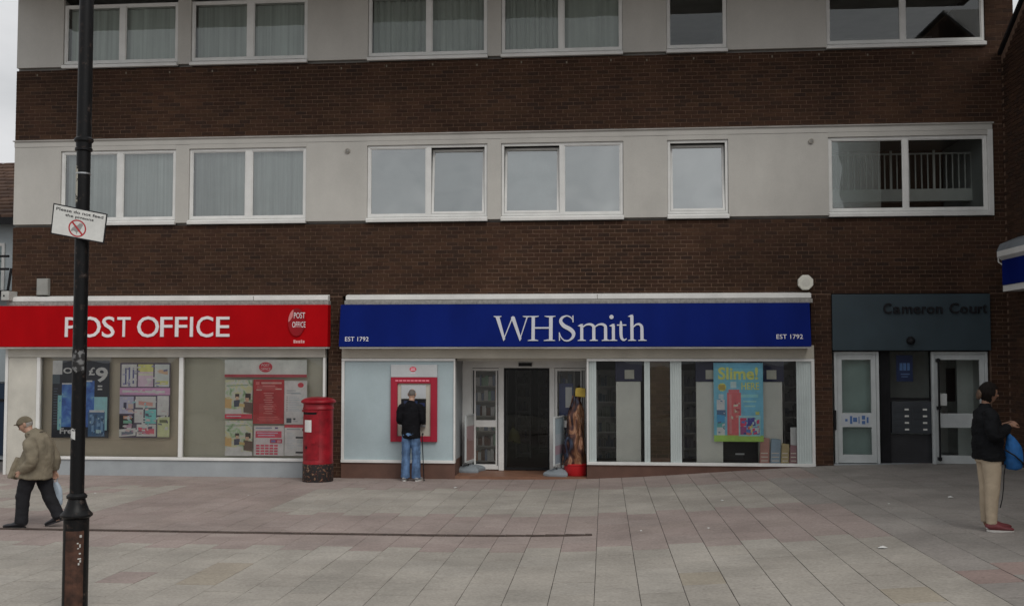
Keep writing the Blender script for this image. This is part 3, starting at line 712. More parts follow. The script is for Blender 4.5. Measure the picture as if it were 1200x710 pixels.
for k, (a, b) in enumerate([(344, 346.5), (347, 349), (349.6, 352), (352.6, 354.2), (354.8, 357)]):
    z0, z1 = az(350, 402, yS), az(350, 399 - (k in (0, 3)) * .8, yS); x0, x1 = ax(a, 400, yS), ax(b, 400, yS)
    sm.quad((x0, poy(z0) - .003, z0), (x1, poy(z0) - .003, z0), (x1, poy(z1) - .003, z1), (x0, poy(z1) - .003, z1))
sm.build('place_name', paint((.6, .3, .3), .5, .05, 4, 'faded_print'), po)

wh, why = fascia('shop_sign', 'long blue fascia with large pale serif letters WHSmith and EST 1792 at both ends', ax(398, 385, yS), ax(950, 385, yS), zSb, zSt, M['blue'], lean=.06)
for a, b in ((405, 432.5), (909.5, 940.5)):
    dy = -2.2 if a > 600 else 0
    text_mesh('EST 1792', M['letter'], ax(a, 396, yS), ax(b, 396, yS), az(600, 399.6 + dy, yS), az(600, 394.4 + dy, yS), why, .004, 'lettering', wh, bold=.004)
# serif capitals drawn by hand: (pen paths in a 6x enlargement of the measured word)
def wpx(v): return ax(570 + v / 6, 385, yS)
def wpz(v): return az(670, 355 + v / 6, yS)
class Pen:
    def __init__(s): s.mb = MB(); s.k = 0
    def poly(s, pts):
        s.k += 1; dp = .016 + s.k * .0004
        a = sum(p[0] * q[1] - q[0] * p[1] for p, q in zip(pts, pts[1:] + pts[:1]))
        P = [(wpx(x), wpz(y)) for x, y in (pts if a < 0 else pts[::-1])]; n = len(P)
        v = [(x, why(z) - dp, z) for x, z in P] + [(x, why(z), z) for x, z in P]
        s.mb.add(v, [tuple(range(n))] + [(i, n + i, n + (i + 1) % n, (i + 1) % n) for i in range(n)]); return s
    def rect(s, x0, x1, y0, y1): return s.poly([(x0, y0), (x1, y0), (x1, y1), (x0, y1)])
    def serif(s, x0, x1, y, d):
        c0, c1 = x0 + (x1 - x0) * .3, x0 + (x1 - x0) * .7
        return s.poly([(x0, y), (x1, y), (x1, y + 4 * d), (c1, y + 10 * d), (c0, y + 10 * d), (x0, y + 4 * d)])
    def stroke(s, pts):
        rows = catmull(pts, 5); L_, R_ = [], []
        for i, (x, y, w) in enumerate(rows):
            a, b = rows[max(i - 1, 0)], rows[min(i + 1, len(rows) - 1)]
            tx, ty = b[0] - a[0], b[1] - a[1]; l = math.hypot(tx, ty) or 1
            L_.append((x - ty / l * w / 2, y + tx / l * w / 2)); R_.append((x + ty / l * w / 2, y - tx / l * w / 2))
        s.k += 1; dp = .016 + s.k * .0004; n = len(L_)
        f = lambda p, d: (wpx(p[0]), why(wpz(p[1])) - d, wpz(p[1]))
        v = [f(p, dp) for p in L_] + [f(p, dp) for p in R_] + [f(p, 0) for p in L_] + [f(p, 0) for p in R_]
        F_ = []
        for i in range(n - 1): F_ += [(i, i + 1, n + i + 1, n + i), (i, 2 * n + i, 2 * n + i + 1, i + 1), (n + i, n + i + 1, 3 * n + i + 1, 3 * n + i)]
        s.mb.add(v, F_); return s
    def done(s): s.mb.build('letter', M['letter_grey'], wh)
p = Pen(); p.poly([(62, 92), (90, 92), (134, 252), (122, 268)]).poly([(122, 268), (127, 238), (180, 96), (189, 96)])
p.poly([(172, 100), (186, 90), (198, 96), (248, 250), (236, 268)]).poly([(236, 268), (240, 236), (283, 94), (292, 94)])
p.serif(50, 106, 90, 1).serif(255, 312, 90, 1); p.done()
p = Pen(); p.rect(318, 341, 96, 260).rect(441, 466, 96, 260).rect(341, 441, 169, 180).serif(296, 368, 90, 1).serif(292, 366, 266, -1).serif(408, 486, 90, 1).serif(404, 484, 266, -1); p.done()
p = Pen(); p.stroke([(606, 118, 5), (592, 100, 8), (563, 90, 9), (532, 104, 17), (523, 130, 23), (545, 160, 28), (588, 184, 29), (612, 210, 26), (608, 240, 19), (580, 263, 11), (548, 262, 9), (524, 238, 7), (516, 214, 5)])
p.poly([(604, 90), (612, 86), (613, 136), (606, 136)]).poly([(510, 206), (517, 206), (519, 262), (511, 267)]); p.done()
p = Pen(); p.rect(660, 681, 156, 260).rect(744, 766, 175, 260).rect(827, 849, 175, 260)
p.poly([(641, 162), (664, 148), (681, 148), (664, 168)]).serif(642, 700, 266, -1).serif(726, 784, 266, -1).serif(810, 868, 266, -1)
p.stroke([(676, 172, 7), (700, 154, 11), (730, 150, 16), (752, 162, 20), (755, 182, 21)]).stroke([(760, 172, 7), (784, 154, 11), (814, 150, 16), (835, 162, 20), (838, 182, 21)]); p.done()
p = Pen(); p.rect(882, 903, 156, 260).poly([(862, 162), (886, 148), (903, 148), (886, 168)]).serif(864, 920, 266, -1)
p.poly([(880 + 15 * math.cos(2 * math.pi * k / 14) + 0, 99 + 15 * math.sin(2 * math.pi * k / 14)) for k in range(14)]); p.done()
p = Pen(); p.stroke([(946, 128, 8), (946, 160, 20), (946, 220, 21), (952, 250, 19), (968, 261, 12), (986, 250, 5)]).rect(918, 936, 152, 160).rect(957, 984, 152, 160); p.done()
p = Pen(); p.rect(1012, 1034, 90, 260).poly([(994, 96), (1016, 84), (1034, 82), (1016, 102)]).rect(1082, 1104, 178, 260).serif(995, 1052, 266, -1).serif(1066, 1126, 266, -1)
p.stroke([(1030, 174, 7), (1050, 154, 11), (1074, 150, 16), (1090, 164, 20), (1093, 184, 21)]); p.done()

# grey board over the flats' door
M['slate'] = paint((.03, .049, .061), .55, .12, 2, 'slate_board')
gx0, gx1 = ax(975.5, 380, -.06), ax(1161, 380, -.06); gz0, gz1 = az(1068, 410.5, -.06), az(1068, 344.5, -.06)
gs = thing('entrance_sign', 'dark slate grey board with black raised letters Cameron Court above the flats entrance', 'sign', ((gx0 + gx1) / 2, 0, gz0))
b = MB(); b.box(gx0, gx1, -.06, -.003, gz0, gz1); b.build('sign_board', M['slate'], gs, bevel=.006)
b = MB(); b.box(gx0 + .02, gx1 - .02, .005, .3, gz0 - .02, gz0 + .05); b.build('board_soffit', M['black'], gs)
word = 'Cameron Court'
lw = [(1035, 1044.6), (1046.5, 1055), (1057, 1069), (1070.3, 1078.8), (1080.3, 1085), (1086, 1095.3), (1096.8, 1104.3), None, (1112.5, 1123.5), (1125, 1134), (1136, 1144.5), (1146, 1150.5), (1151.5, 1156)]
zb_, zx_, zc_ = az(1095, 367.4, -.07), az(1095, 359.2, -.07), az(1095, 355, -.07)
for ch, q in zip(word, lw):
    if not q: continue
    top = zc_ if ch == 'C' else (zx_ + (zc_ - zx_) * .6 if ch == 't' else zx_)
    text_mesh(ch, M['black'], ax(q[0], 362, -.07), ax(q[1], 362, -.07), zb_, top, lambda z: -.065, .035, 'letter', gs, bold=.012)
cx_, cz_ = at(1067.5, 399.5, -.1)
t = thing('security_camera', 'small black dome camera under the slate grey entrance board lettering', 'camera', (cx_, -.06, cz_))
b = MB(); b.disc_y(cx_, cz_ + .01, -.1, -.061, .075, n=20); b.build('mount', M['black'], t)
b = MB(); b.lathe((cx_, -.14, cz_), [(.0, -.07), (.035, -.058), (.058, -.03), (.065, 0), (.06, .03), (.03, .055), (0, .06)], 20); b.build('dome', M['black'], t, smooth=True)

# ------------------------------------------------------------------ small things on the walls
cx_, cz_ = at(944, 331, -.07)
t = thing('alarm_box', 'white octagonal alarm box on the brick wall above the right end of the blue sign', 'alarm', (cx_, 0, cz_))
b = MB(); b.disc_y(cx_, cz_, -.1, -.004, .15, n=8, ph=R(22.5)); b.build('cover', paint((.66, .65, .58), .5, .08, 5, 'aged_white'), t, bevel=.015)
b = MB(); b.disc_y(cx_, cz_, -.104, -.1005, .075, n=16); b.build('badge', paint((.6, .59, .53), .5, .08, 5, 'aged_badge'), t)
x0, z0 = at(43.8, 346, -.06); x1, z1 = at(57.5, 326.5, -.06)
t = thing('junction_box', 'small grey metal box on the brickwork above the left end of the red sign', 'box', ((x0 + x1) / 2, 0, z0))
b = MB(); b.box(x0, x1, -.1, -.004, z0, z1); b.build('casing', paint((.27, .27, .25), .6, .1, 6, 'grey_box'), t, bevel=.008)
b = MB(); b.box(x0 + .015, x1 - .015, -.106, -.101, z0 + .015, z1 - .015); b.build('lid', paint((.29, .29, .27), .6, .1, 6, 'grey_lid'), t)
for px, py, lab in ((407.5, 177, 'small round vent on the cream panel left of the third first floor window'), (950.5, 165.5, 'small round vent on the cream panel beside the balcony glazing')):
    cx_, cz_ = at(px, py, -.02)
    t = thing('wall_vent', lab, 'vent', (cx_, 0, cz_), group='round vents on the cream panels')
    b = MB(); b.lathe((0, 0, 0), [(.05, 0), (.05, .03), (.035, .035), (.03, .02)], 16)
    b.v = [(cx_ + v[0], -.0125 - v[2], cz_ + v[1]) for v in b.v]; b.build('flange', paint((.36, .34, .3), .7, .2, 9, 'old_vent'), t)
    b = MB(); b.disc_y(cx_, cz_, -.045, -.03, .028, n=12); b.build('grille', M['mesh'], t)

# ------------------------------------------------------------------ blinds and curtains behind the upper windows
M['blind'] = paint((.62, .64, .62), .8, .22, 3, 'blind_fabric', stretch=(6, 1, .12))
M['curtain'] = paint((.46, .48, .45), .85, .08, 2, 'curtain_cloth', stretch=(8, 1, .5))
def blind(x0, x1, z0, z1, lab, grp, ang, dens=.085):
    t = thing('vertical_blind', lab, 'blind', ((x0 + x1) / 2, .2, z0), group=grp)
    h_ = MB(); h_.box(x0, x1, .17, .21, z1 - .03, z1); h_.build('headrail', M['white'], t)
    n_ = int((x1 - x0) / dens); b = MB()
    for k in range(n_):
        c = x0 + (k + .5) * (x1 - x0) / n_; a = R(ang + random.uniform(-5, 5)); w_ = .048; top = z1 - .035
        dx_, dy_ = w_ * math.cos(a), w_ * math.sin(a); s_ = random.uniform(-.006, .006)
        b.quad((c - dx_ + s_, .19 - dy_, z0 + .02), (c + dx_ + s_, .19 + dy_, z0 + .02), (c + dx_, .19 + dy_, top), (c - dx_, .19 - dy_, top))
    b.build('slats', M['blind'], t)
def curtain(x0, x1, z0, z1, lab, grp, gather):
    t = thing('curtain', lab, 'curtain', ((x0 + x1) / 2, .2, z0), group=grp); b = MB(); n_ = 70; v = []; ph = random.uniform(0, 6)
    for k in range(n_ + 1):
        u = k / n_; x = x0 + (x1 - x0) * u
        y = .2 + .028 * math.sin(u * gather + ph + 1.5 * math.sin(u * 9)) + .012 * math.sin(u * gather * 2.3)
        v += [(x, y, z0), (x + .004 * math.sin(k), y * .9 + .02, z1)]
    b.add(v, [(2 * k, 2 * k + 2, 2 * k + 3, 2 * k + 1) for k in range(n_)]); b.build('cloth', M['curtain'], t, smooth=True)
    h_ = MB(); h_.tube([(x0, .2, z1 + .015), (x1, .2, z1 + .015)], .012, side=(0, 0, 1)); h_.build('rail', M['white'], t)
names = ['first', 'second', 'third', 'fourth', 'fifth', 'sixth']
for fl, (z0, z1) in (('first floor', (ZB, ZT)), ('top floor', (ZB2, ZT2))):
    for k in (0, 1):
        a, b_, m_ = WX[k]
        for side, (p, q) in (('left', (a + .07, (m_[0] + m_[1]) / 2 - .01)), ('right', ((m_[0] + m_[1]) / 2 + .01, b_ - .07))):
            blind(p, q, z0 + .05, z1 - .03, 'pale vertical blind behind the %s pane of the %s %s window from the left' % (side, names[k], fl), 'vertical blinds in the left-hand windows', {0: 24, 1: 36}[k] * (1 if side == 'left' else .7))
for k in (2, 3):
    a, b_, m_ = WX[k]
    for side, (p, q) in (('left', (a + .07, (m_[0] + m_[1]) / 2 - .005)), ('right', ((m_[0] + m_[1]) / 2 + .005, b_ - .07))):
        curtain(p, q, ZB2 + .05, ZT2 - .05, 'pale net curtain behind the %s pane of the %s top floor window' % (side, {2: 'third', 3: 'fourth'}[k]), 'net curtains on the top floor', {(2, 'left'): 46, (2, 'right'): 34, (3, 'left'): 52, (3, 'right'): 15}[(k, side)])
for k in (2, 3, 4):
    a, b_, m_ = WX[k]
    t = thing('roller_blind', 'plain grey roller blind drawn behind the %s first floor window' % names[k], 'blind', ((a + b_) / 2, .4, ZB), group='roller blinds on the first floor')
    b = MB(); b.quad((a, .42, ZB), (b_, .42, ZB), (b_, .42, ZT - .05), (a, .42, ZT - .05)); b.build('cloth', paint((.42, .45, .43), .8, .08, 1.5, 'grey_blind'), t)
    b = MB(); b.tube([(a, .42, ZT - .03), (b_, .42, ZT - .03)], .025, side=(0, 0, 1)); b.build('roller', M['white'], t)
# crumpled film sheet behind the fourth window
a, b_, m_ = WX[3]; fm = MB(); n_ = 14; V = []
x0, x1 = a + .1, m_[0] - .05
for j in range(n_ + 1):
    for i in range(n_ + 1):
        u, v = i / n_, j / n_; V.append((x0 + (x1 - x0) * u, .3 + .07 * noise.noise((u * 3, v * 4, 5)) + (.08 * max(0, .25 - v)), ZB + .15 + (ZT - ZB - .3) * v))
fm.add(V, [(j * (n_ + 1) + i, j * (n_ + 1) + i + 1, (j + 1) * (n_ + 1) + i + 1, (j + 1) * (n_ + 1) + i) for j in range(n_) for i in range(n_)])
tag(fm.build('film_sheet', paint((.62, .66, .65), .4, .06, 3, 'pale_film')), 'crumpled pale film sheet hanging inside the tilted left sash of the fourth window', 'film')

# ------------------------------------------------------------------ posters
SH = {}
def ink(r, g, b):
    """printed colour: estimated albedo from the photographed sRGB value"""
    c = lin((r, g, b)); g_ = .2 * c[0] + .7 * c[1] + .1 * c[2]; c = tuple(min(.85, (v * .86 + g_ * .14) / .46) for v in c)
    if c not in SH: SH[c] = paint(c, .5, .09, 9, 'print_ink')
    return SH[c]
def photo_print(name, stops, scale, dist=.6):
    mt, n_, bs = principled(name); l = n_.links.new; g = n_.nodes.new('ShaderNodeNewGeometry')
    tn = n_.nodes.new('ShaderNodeTexNoise'); tn.inputs['Scale'].default_value = scale; tn.inputs['Detail'].default_value = 3; tn.inputs['Distortion'].default_value = dist; l(g.outputs['Position'], tn.inputs['Vector'])
    r_ = n_.nodes.new('ShaderNodeValToRGB'); el = r_.color_ramp.elements
    for i, (ps, c) in enumerate(stops):
        e = el[i] if i < 2 else el.new(ps)
        e.position = ps; e.color = tuple(min(.8, v / .46) for v in lin(c)) + (1,)
    l(tn.outputs['Fac'], r_.inputs['Fac']); l(r_.outputs[0], bs.inputs['Base Color']); bs.inputs['Roughness'].default_value = .5
    return mt
PHOTO1 = photo_print('family_photo_print', [(.3, (70, 95, 70)), (.75, (205, 200, 185)), (.4, (135, 155, 125)), (.5, (175, 180, 165)), (.6, (190, 165, 125))], 7)
PHOTO2 = photo_print('blue_box_print', [(.3, (30, 60, 115)), (.75, (120, 160, 190)), (.45, (45, 85, 150)), (.6, (70, 115, 170))], 6)
def clutter(u0, v0, u1, v1, n, cols, w=.06, h=.03):
    o = []
    for _ in range(n):
        a, b = random.uniform(u0, u1), random.uniform(v0, v1); q, r = w * random.uniform(.4, 1.3), h * random.uniform(.4, 1.4)
        o.append((a, b, min(a + q, u1), min(b + r, v1), random.choice(cols), random.uniform(-.012, .012)))
    return o
def lines(u0, v0, u1, n, pitch, c, h=.009):
    return [(u0, v0 + k * pitch, u1 - (u1 - u0) * random.uniform(0, .35), v0 + k * pitch + h, c) for k in range(n)]
def poster(lab, cat, quad, y, patches, base, texts=(), group=None, name='poster', yscale=1.0):
    """quad: measured px rectangle (x0,y0,x1,y1); patches in 0..1 units (u0,v0,u1,v1,rgb[,skew]), v downwards"""
    (x0, z1), (x1, z0) = at(quad[0], quad[1], y), at(quad[2], quad[3], y)
    t = thing(name, lab, cat, ((x0 + x1) / 2, y, z0), group=group)
    b = MB(); b.box(x0, x1, y, y + .003, z0, z1); b.build('sheet', ink(*base), t)
    cols = []; pm = MB()
    fx = lambda u: x0 + (x1 - x0) * u
    fz = lambda v: z1 + (z0 - z1) * v
    for k, q in enumerate(patches):
        u0, v0, u1, v1, c = q[:5]; sk = q[5] if len(q) > 5 else 0
        mt = c if not isinstance(c, tuple) else ink(*c)
        if mt not in cols: cols.append(mt)
        d = y - .0006 - .00012 * k
        pm.quad((fx(u0), d, fz(v1)), (fx(u1), d, fz(v1 + sk)), (fx(u1), d, fz(v0 + sk)), (fx(u0), d, fz(v0)), cols.index(mt))
    if patches: pm.build('print', cols, t)
    for body, u0, v0, u1, v1, c, bd in texts:
        text_mesh(body, ink(*c), fx(u0), fx(u1), fz(v1), fz(v0), lambda z: y - .0006 - .00012 * (len(patches) + 2), .0005, 'lettering', t, bold=bd)
    return t, fx, fz
W_ = (225, 228, 226)
poster('dark poster reading Only £9 in the red shop window, partly hidden by the lamp post', 'poster', (62, 422.5, 127, 513), .06,
       [(0, 0, .17, .18, (165, 185, 190)), (0, .18, .13, .3, (60, 75, 85)), (.17, .3, .34, .86, PHOTO2), (.1, .45, .17, .9, (110, 175, 195)), (.34, .3, .4, .9, (60, 110, 180)),
        (.17, .29, .34, .31, W_), (.56, .26, .74, .86, PHOTO2), (.56, .255, .7, .275, W_), (.74, .47, .97, .9, (120, 165, 180)), (.64, .66, .93, .98, (50, 85, 120)), (.66, .64, .92, .67, (180, 195, 200)),
        (.7, .72, .74, .92, (95, 130, 160)), (.78, .72, .82, .95, (70, 105, 140)), (.86, .72, .9, .92, (95, 130, 160))] + clutter(.66, .69, .92, .97, 26, [(95, 130, 160), (40, 70, 100), (140, 165, 180), (60, 85, 110)], .05, .04) + clutter(.12, .48, .17, .88, 6, [(140, 190, 205), (80, 140, 170)], .03, .05) + lines(.03, .36, .12, 14, .035, (70, 85, 105), .008) + [(.8, .32, .88, .34, W_), (.8, .36, .88, .38, W_)], (22, 28, 40),
       [('Only', .19, .09, .6, .19, W_, .03), ('£', .64, .085, .75, .19, W_, .03), ('9', .76, .085, .975, .28, W_, .03), ('Free', .15, .875, .44, .95, W_, .03)])
poster('stationery poster of pastel notebooks with a pink banner behind the red shop window', 'poster', (141, 425, 198.5, 513), .06,
       [(.03, .02, .33, .32, (175, 175, 190)), (.1, .07, .13, .29, (60, 65, 110)), (.17, .06, .2, .3, (70, 75, 120)), (.25, .07, .28, .28, (60, 65, 110)), (.36, .02, .66, .12, (195, 205, 80)), (.36, .12, .66, .32, (205, 150, 165)), (.36, .14, .66, .17, (180, 190, 150)),
        (.69, .02, .98, .32, (160, 180, 195)), (.74, .08, .95, .13, (200, 140, 110), .03), (.73, .24, .96, .29, (190, 190, 90)), (0, .335, 1, .43, (220, 125, 160)), (.05, .365, .9, .395, (235, 190, 205), .01),
        (0, .45, .28, .68, (150, 150, 185)), (.08, .53, .14, .62, (50, 50, 75)), (.17, .55, .27, .66, (210, 150, 140)), (.32, .45, .72, .6, (165, 180, 165)), (.38, .51, .66, .56, (205, 120, 110), .02), (.75, .44, .98, .7, (190, 205, 205)),
        (.3, .62, .48, .8, (215, 170, 190)), (.51, .62, .73, .81, (95, 165, 165)), (0, .7, .27, .88, (40, 38, 45)), (.08, .71, .25, .75, (200, 120, 90)), (.08, .77, .25, .81, (100, 150, 130)), (.1, .83, .25, .87, (160, 130, 150)), (0, .89, .33, .99, (165, 175, 190), -.02),
        (.05, .92, .28, .97, (90, 100, 115), -.02), (.35, .82, .73, .98, (190, 190, 175)), (.38, .86, .7, .94, (205, 70, 90), .02), (.76, .72, 1, .99, (160, 165, 125)), (.8, .76, .95, .8, (90, 95, 70))] + clutter(.03, .03, .96, .31, 34, [(205, 205, 215), (120, 120, 150), (215, 180, 190), (165, 190, 195), (95, 95, 125)], .08, .02) + clutter(.02, .46, .97, .97, 70, [(205, 195, 200), (150, 120, 140), (190, 200, 190), (120, 160, 165), (215, 150, 150), (80, 75, 95), (225, 220, 205)], .08, .025) + clutter(.05, .36, .92, .41, 14, [(240, 205, 220), (200, 90, 135)], .07, .014), (70, 62, 80))
t, fx, fz = poster('wide white header board with a red oval over the red window notices', 'notice', (263.5, 421.5, 359.5, 442), .05, [(0, .84, 1, 1, (150, 40, 55))], (165, 172, 165), group=None, name='header_board')
b = MB(); b.disc_y(fx(.5), fz(.42), .047, .0485, .135, .1, n=24); b.build('oval_logo', ink(165, 25, 45), t)
text_mesh('POST', ink(220, 170, 175), fx(.45), fx(.55), fz(.38), fz(.24), lambda z: .047, .0006, 'lettering', t); text_mesh('OFFICE', ink(220, 170, 175), fx(.44), fx(.56), fz(.6), fz(.46), lambda z: .047, .0006, 'lettering', t)
fam = [(0, 0, 1, .3, (150, 170, 150)), (.05, .08, .8, .11, (185, 195, 185)), (.05, .16, .85, .19, (120, 140, 120), -.02), (0, .3, 1, .88, (190, 190, 175)), (0, .44, .28, .74, (190, 155, 95)), (.36, .34, .52, .46, (55, 40, 35)), (.38, .44, .5, .54, (190, 140, 115)), (.3, .54, .54, .74, (60, 65, 85)),
       (.72, .33, .94, .5, (50, 35, 30)), (.74, .46, .88, .56, (185, 135, 110)), (.66, .56, 1, .86, (95, 80, 70)), (.52, .6, .7, .74, (195, 150, 90)), (.84, .1, 1, .3, (90, 125, 85)), (.02, .74, .62, .88, (205, 200, 190))]
fam = [(0, 0, 1, .88, PHOTO1), (.05, .06, .8, .085, (205, 210, 200)), (.05, .14, .85, .165, (110, 130, 110), -.02), (0, .46, .24, .72, (175, 140, 85), .02), (.05, .44, .2, .5, (200, 160, 120)), (.37, .36, .52, .46, (50, 36, 32)), (.39, .43, .5, .53, (190, 140, 115)), (.33, .53, .54, .7, (58, 62, 82), -.02), (.74, .35, .94, .5, (45, 32, 28)), (.75, .46, .87, .56, (185, 135, 110)), (.68, .56, 1, .84, (88, 72, 62), .03), (.52, .6, .72, .68, (195, 150, 95), .02), (.02, .76, .6, .88, (205, 200, 190), -.01)]
poster('family photograph poster with a red foot, upper left of the window notices', 'poster', (264, 445, 295.5, 490.5), .05, fam + [(0, .88, 1, 1, (185, 35, 65)), (.06, .92, .6, .95, (220, 150, 160))], W_, group='family photograph posters')
poster('family photograph poster below its twin, lower left of the window notices', 'poster', (264, 492.5, 295.5, 534), .05, fam, W_, group='family photograph posters')
rp = [(.08, .05, .2, .12, (205, 90, 90)), (.26, .06, .92, .1, (215, 130, 125)), (.3, .13, .7, .16, (200, 100, 100)), (.1, .22, .28, .25, (215, 140, 135)), (.72, .2, .92, .23, (215, 140, 135))] + [(.34 + .03 * (k % 3), .3 + k * .05, .66 - .04 * (k % 2), .32 + k * .05, (205, 115, 112)) for k in range(10)] + lines(.2, .56, .85, 9, .028, (190, 95, 92), .007) + lines(.12, .14, .9, 4, .028, (200, 110, 105), .007) + [(.2, .84, .8, .855, (190, 80, 80)), (.14, .88, .86, .895, (190, 80, 80)), (.2, .92, .7, .935, (190, 80, 80))]
poster('dark red poster of small pale lines at the centre of the red shop window notices', 'poster', (297, 444.5, 332.5, 496.5), .05, rp, (150, 18, 28))
wp = [(.1, .22, .5, .235, (110, 118, 125)), (.1, .27, .7, .285, (120, 128, 135)), (.3, .29, .75, .305, (110, 118, 125))] + [(.1, .36 + .04 * k, .14, .375 + .04 * k, (60, 65, 72)) for k in range(9)] + [(.18, .36 + .04 * k, .55 + .1 * (k % 3), .372 + .04 * k, (140, 148, 155)) for k in range(9)] + [(.1, .86, .32, .97, (45, 55, 65)), (.4, .86, .5, .9, (40, 45, 50)), (.4, .93, .6, .945, (120, 128, 135))]
t, fx, fz = poster('white notice with a small red oval at its top, upper right of the window notices', 'notice', (333.5, 446, 359.5, 497), .05, wp, (190, 200, 205))
b = MB(); b.disc_y(fx(.72), fz(.1), .046, .048, .06, .048, n=18); b.build('oval_logo', ink(165, 25, 45), t)
gp = [(.06, .06, .6, .09, (90, 110, 140)), (.7, .05, .8, .1, (80, 60, 110)), (.06, .18, .92, .4, (175, 45, 75)), (.1, .22, .8, .26, (215, 140, 160)), (.14, .3, .7, .34, (215, 140, 160)), (.06, .44, .5, .58, (170, 195, 215)), (.54, .44, .94, .58, (150, 45, 70)), (.58, .48, .72, .55, (90, 100, 150)), (.78, .48, .9, .55, (210, 120, 130))]
gp += [(.08 + .15 * c, .63 + .09 * r_, .2 + .15 * c, .69 + .09 * r_, (175, 60, 85)) for c in range(5) for r_ in range(4)]
poster('pale blue price list with red boxes below the dark red poster', 'poster', (297.5, 498.5, 332.5, 534), .05, gp, (165, 185, 195))
bp_ = [(.0, 0, 1, .09, (170, 25, 50)), (.1, .13, .7, .16, (120, 128, 135)), (.78, .12, .9, .2, (90, 70, 80))] + [(.1, .26 + .055 * k, .36 + .08 * (k % 3), .275 + .055 * k, (150, 158, 165)) for k in range(10)] + [(.5, .38, 1, .44, (35, 38, 45)), (.5, .86, 1, .92, (35, 38, 45)), (.55, .5, .9, .52, (140, 148, 155)), (.55, .56, .8, .58, (140, 148, 155)), (.55, .66, .9, .68, (140, 148, 155))]
poster('white opening notice with a red top band and black bars behind the pillar box', 'notice', (333.5, 497.5, 359.5, 534), .05, bp_, (188, 196, 200))
# slime poster
sp = [(0, 0, 1, .07, (75, 140, 165)), (0, .92, 1, 1, (130, 165, 55)), (.1, .40, .2, .48, (150, 165, 175)), (.06, .47, .22, .6, (175, 190, 200)), (.06, .6, .24, .68, (60, 90, 120)), (.06, .66, .22, .76, (40, 130, 170)), (.06, .76, .22, .82, (60, 140, 140)), (.06, .82, .22, .92, (180, 185, 180)), (.34, .24, .46, .32, (150, 175, 195)), (.3, .34, .52, .4, (175, 85, 90)), (.27, .38, .55, .92, (185, 80, 85)), (.31, .4, .36, .9, (198, 105, 105)), (.4, .58, .5, .64, (160, 110, 95)),
      (.55, .4, .9, .44, (110, 165, 190)), (.6, .48, .86, .5, (125, 175, 195)), (.62, .54, .84, .56, (125, 175, 195)), (.5, .67, .94, .93, (120, 165, 185)), (.53, .7, .66, .8, (185, 45, 85)), (.68, .7, .84, .8, (50, 50, 125)), (.53, .81, .66, .91, (130, 60, 110)), (.68, .81, .76, .91, (175, 70, 70)), (.78, .81, .92, .91, (55, 95, 155)), (.72, .78, .78, .88, (195, 165, 70))] + clutter(.53, .7, .92, .91, 26, [(185, 45, 85), (50, 50, 125), (150, 170, 195), (200, 90, 90), (60, 100, 160)], .07, .04) + clutter(.07, .46, .22, .9, 14, [(175, 190, 205), (40, 110, 150), (200, 205, 205), (70, 90, 120)], .08, .02) + clutter(.32, .5, .52, .72, 10, [(200, 120, 110), (150, 60, 70), (215, 170, 150)], .08, .03) + [(.84, .62, .92, .66, (175, 190, 70))]
t, fx, fz = poster('turquoise poster reading Slime! with a red bottle and green foot in the blue shop window', 'poster', (836, 425, 895, 517.5), .06, sp, (85, 150, 178),
       [('Slime!', .09, .055, .9, .215, (205, 205, 60), .03), ('HERE', .56, .25, .92, .34, (190, 195, 75), .02)])
b = MB(); n_ = 22
b.prism_y([(fx(.17) + (.085 if k % 2 else .07) * math.cos(2 * math.pi * k / n_), fz(.31) + (.085 if k % 2 else .07) * math.sin(2 * math.pi * k / n_)) for k in range(n_)], .0545, .056); b.build('starburst', ink(200, 190, 55), t)
b = MB(); b.box(fx(.1), fx(.23), .0535, .0542, fz(.345), fz(.28)); b.build('starburst_mark', ink(150, 125, 40), t)
# sign reflected in the flats' glass, put in as a flat blue sheet
(x0, z1), (x1, z0) = at(1051, 415, .7), at(1069, 446, .7)
poster('dark blue sheet above the letter boxes, painted as a sign reflected in the glass', 'notice', (1050, 416, 1070, 447), .5, [(.2, .3, .38, .58, (70, 110, 160)), (.42, .3, .6, .58, (70, 110, 160)), (.66, .3, .82, .58, (70, 110, 160)), (.26, .7, .8, .74, (80, 110, 150)), (.3, .8, .7, .83, (80, 110, 150))], (22, 42, 82), name='sign_reflection')

# ------------------------------------------------------------------ letter boxes in the middle bay
x0, z0 = at(1043.5, 507, .3); x1, z1 = at(1089.5, 470, .3)
t = thing('letter_boxes', 'dark metal bank of eight letter boxes between the two flats doors', 'letter box', ((x0 + x1) / 2, .28, z0))
b = MB(); b.box(x0, x1, .17, .26, z0, z1); b.build('cabinet', paint((.05, .056, .064), .4, .15, 4, 'dark_grey_metal'), t, bevel=.005)
for c in range(2):
    for r_ in range(4):
        a0 = x0 + .02 + c * (x1 - x0 - .02) / 2; a1 = a0 + (x1 - x0 - .06) / 2; c0 = z0 + .02 + r_ * (z1 - z0 - .1) / 4; c1 = c0 + (z1 - z0 - .1) / 4 - .012
        f_ = MB(); f_.box(a0, a1, .163, .169, c0, c1); fo = f_.build('flap', paint((.045, .052, .06), .35, .15, 4, 'flap_metal'), t, bevel=.002)
        f_ = MB(); cc = a0 + (a1 - a0) * (.62 if c == 0 else .55); f_.box(cc, cc + .075, .158, .1625, (c0 + c1) / 2 - .016, (c0 + c1) / 2 + .016); f_.build('name_card', paint((.7, .7, .66), .5, .05, 5, 'card'), fo)

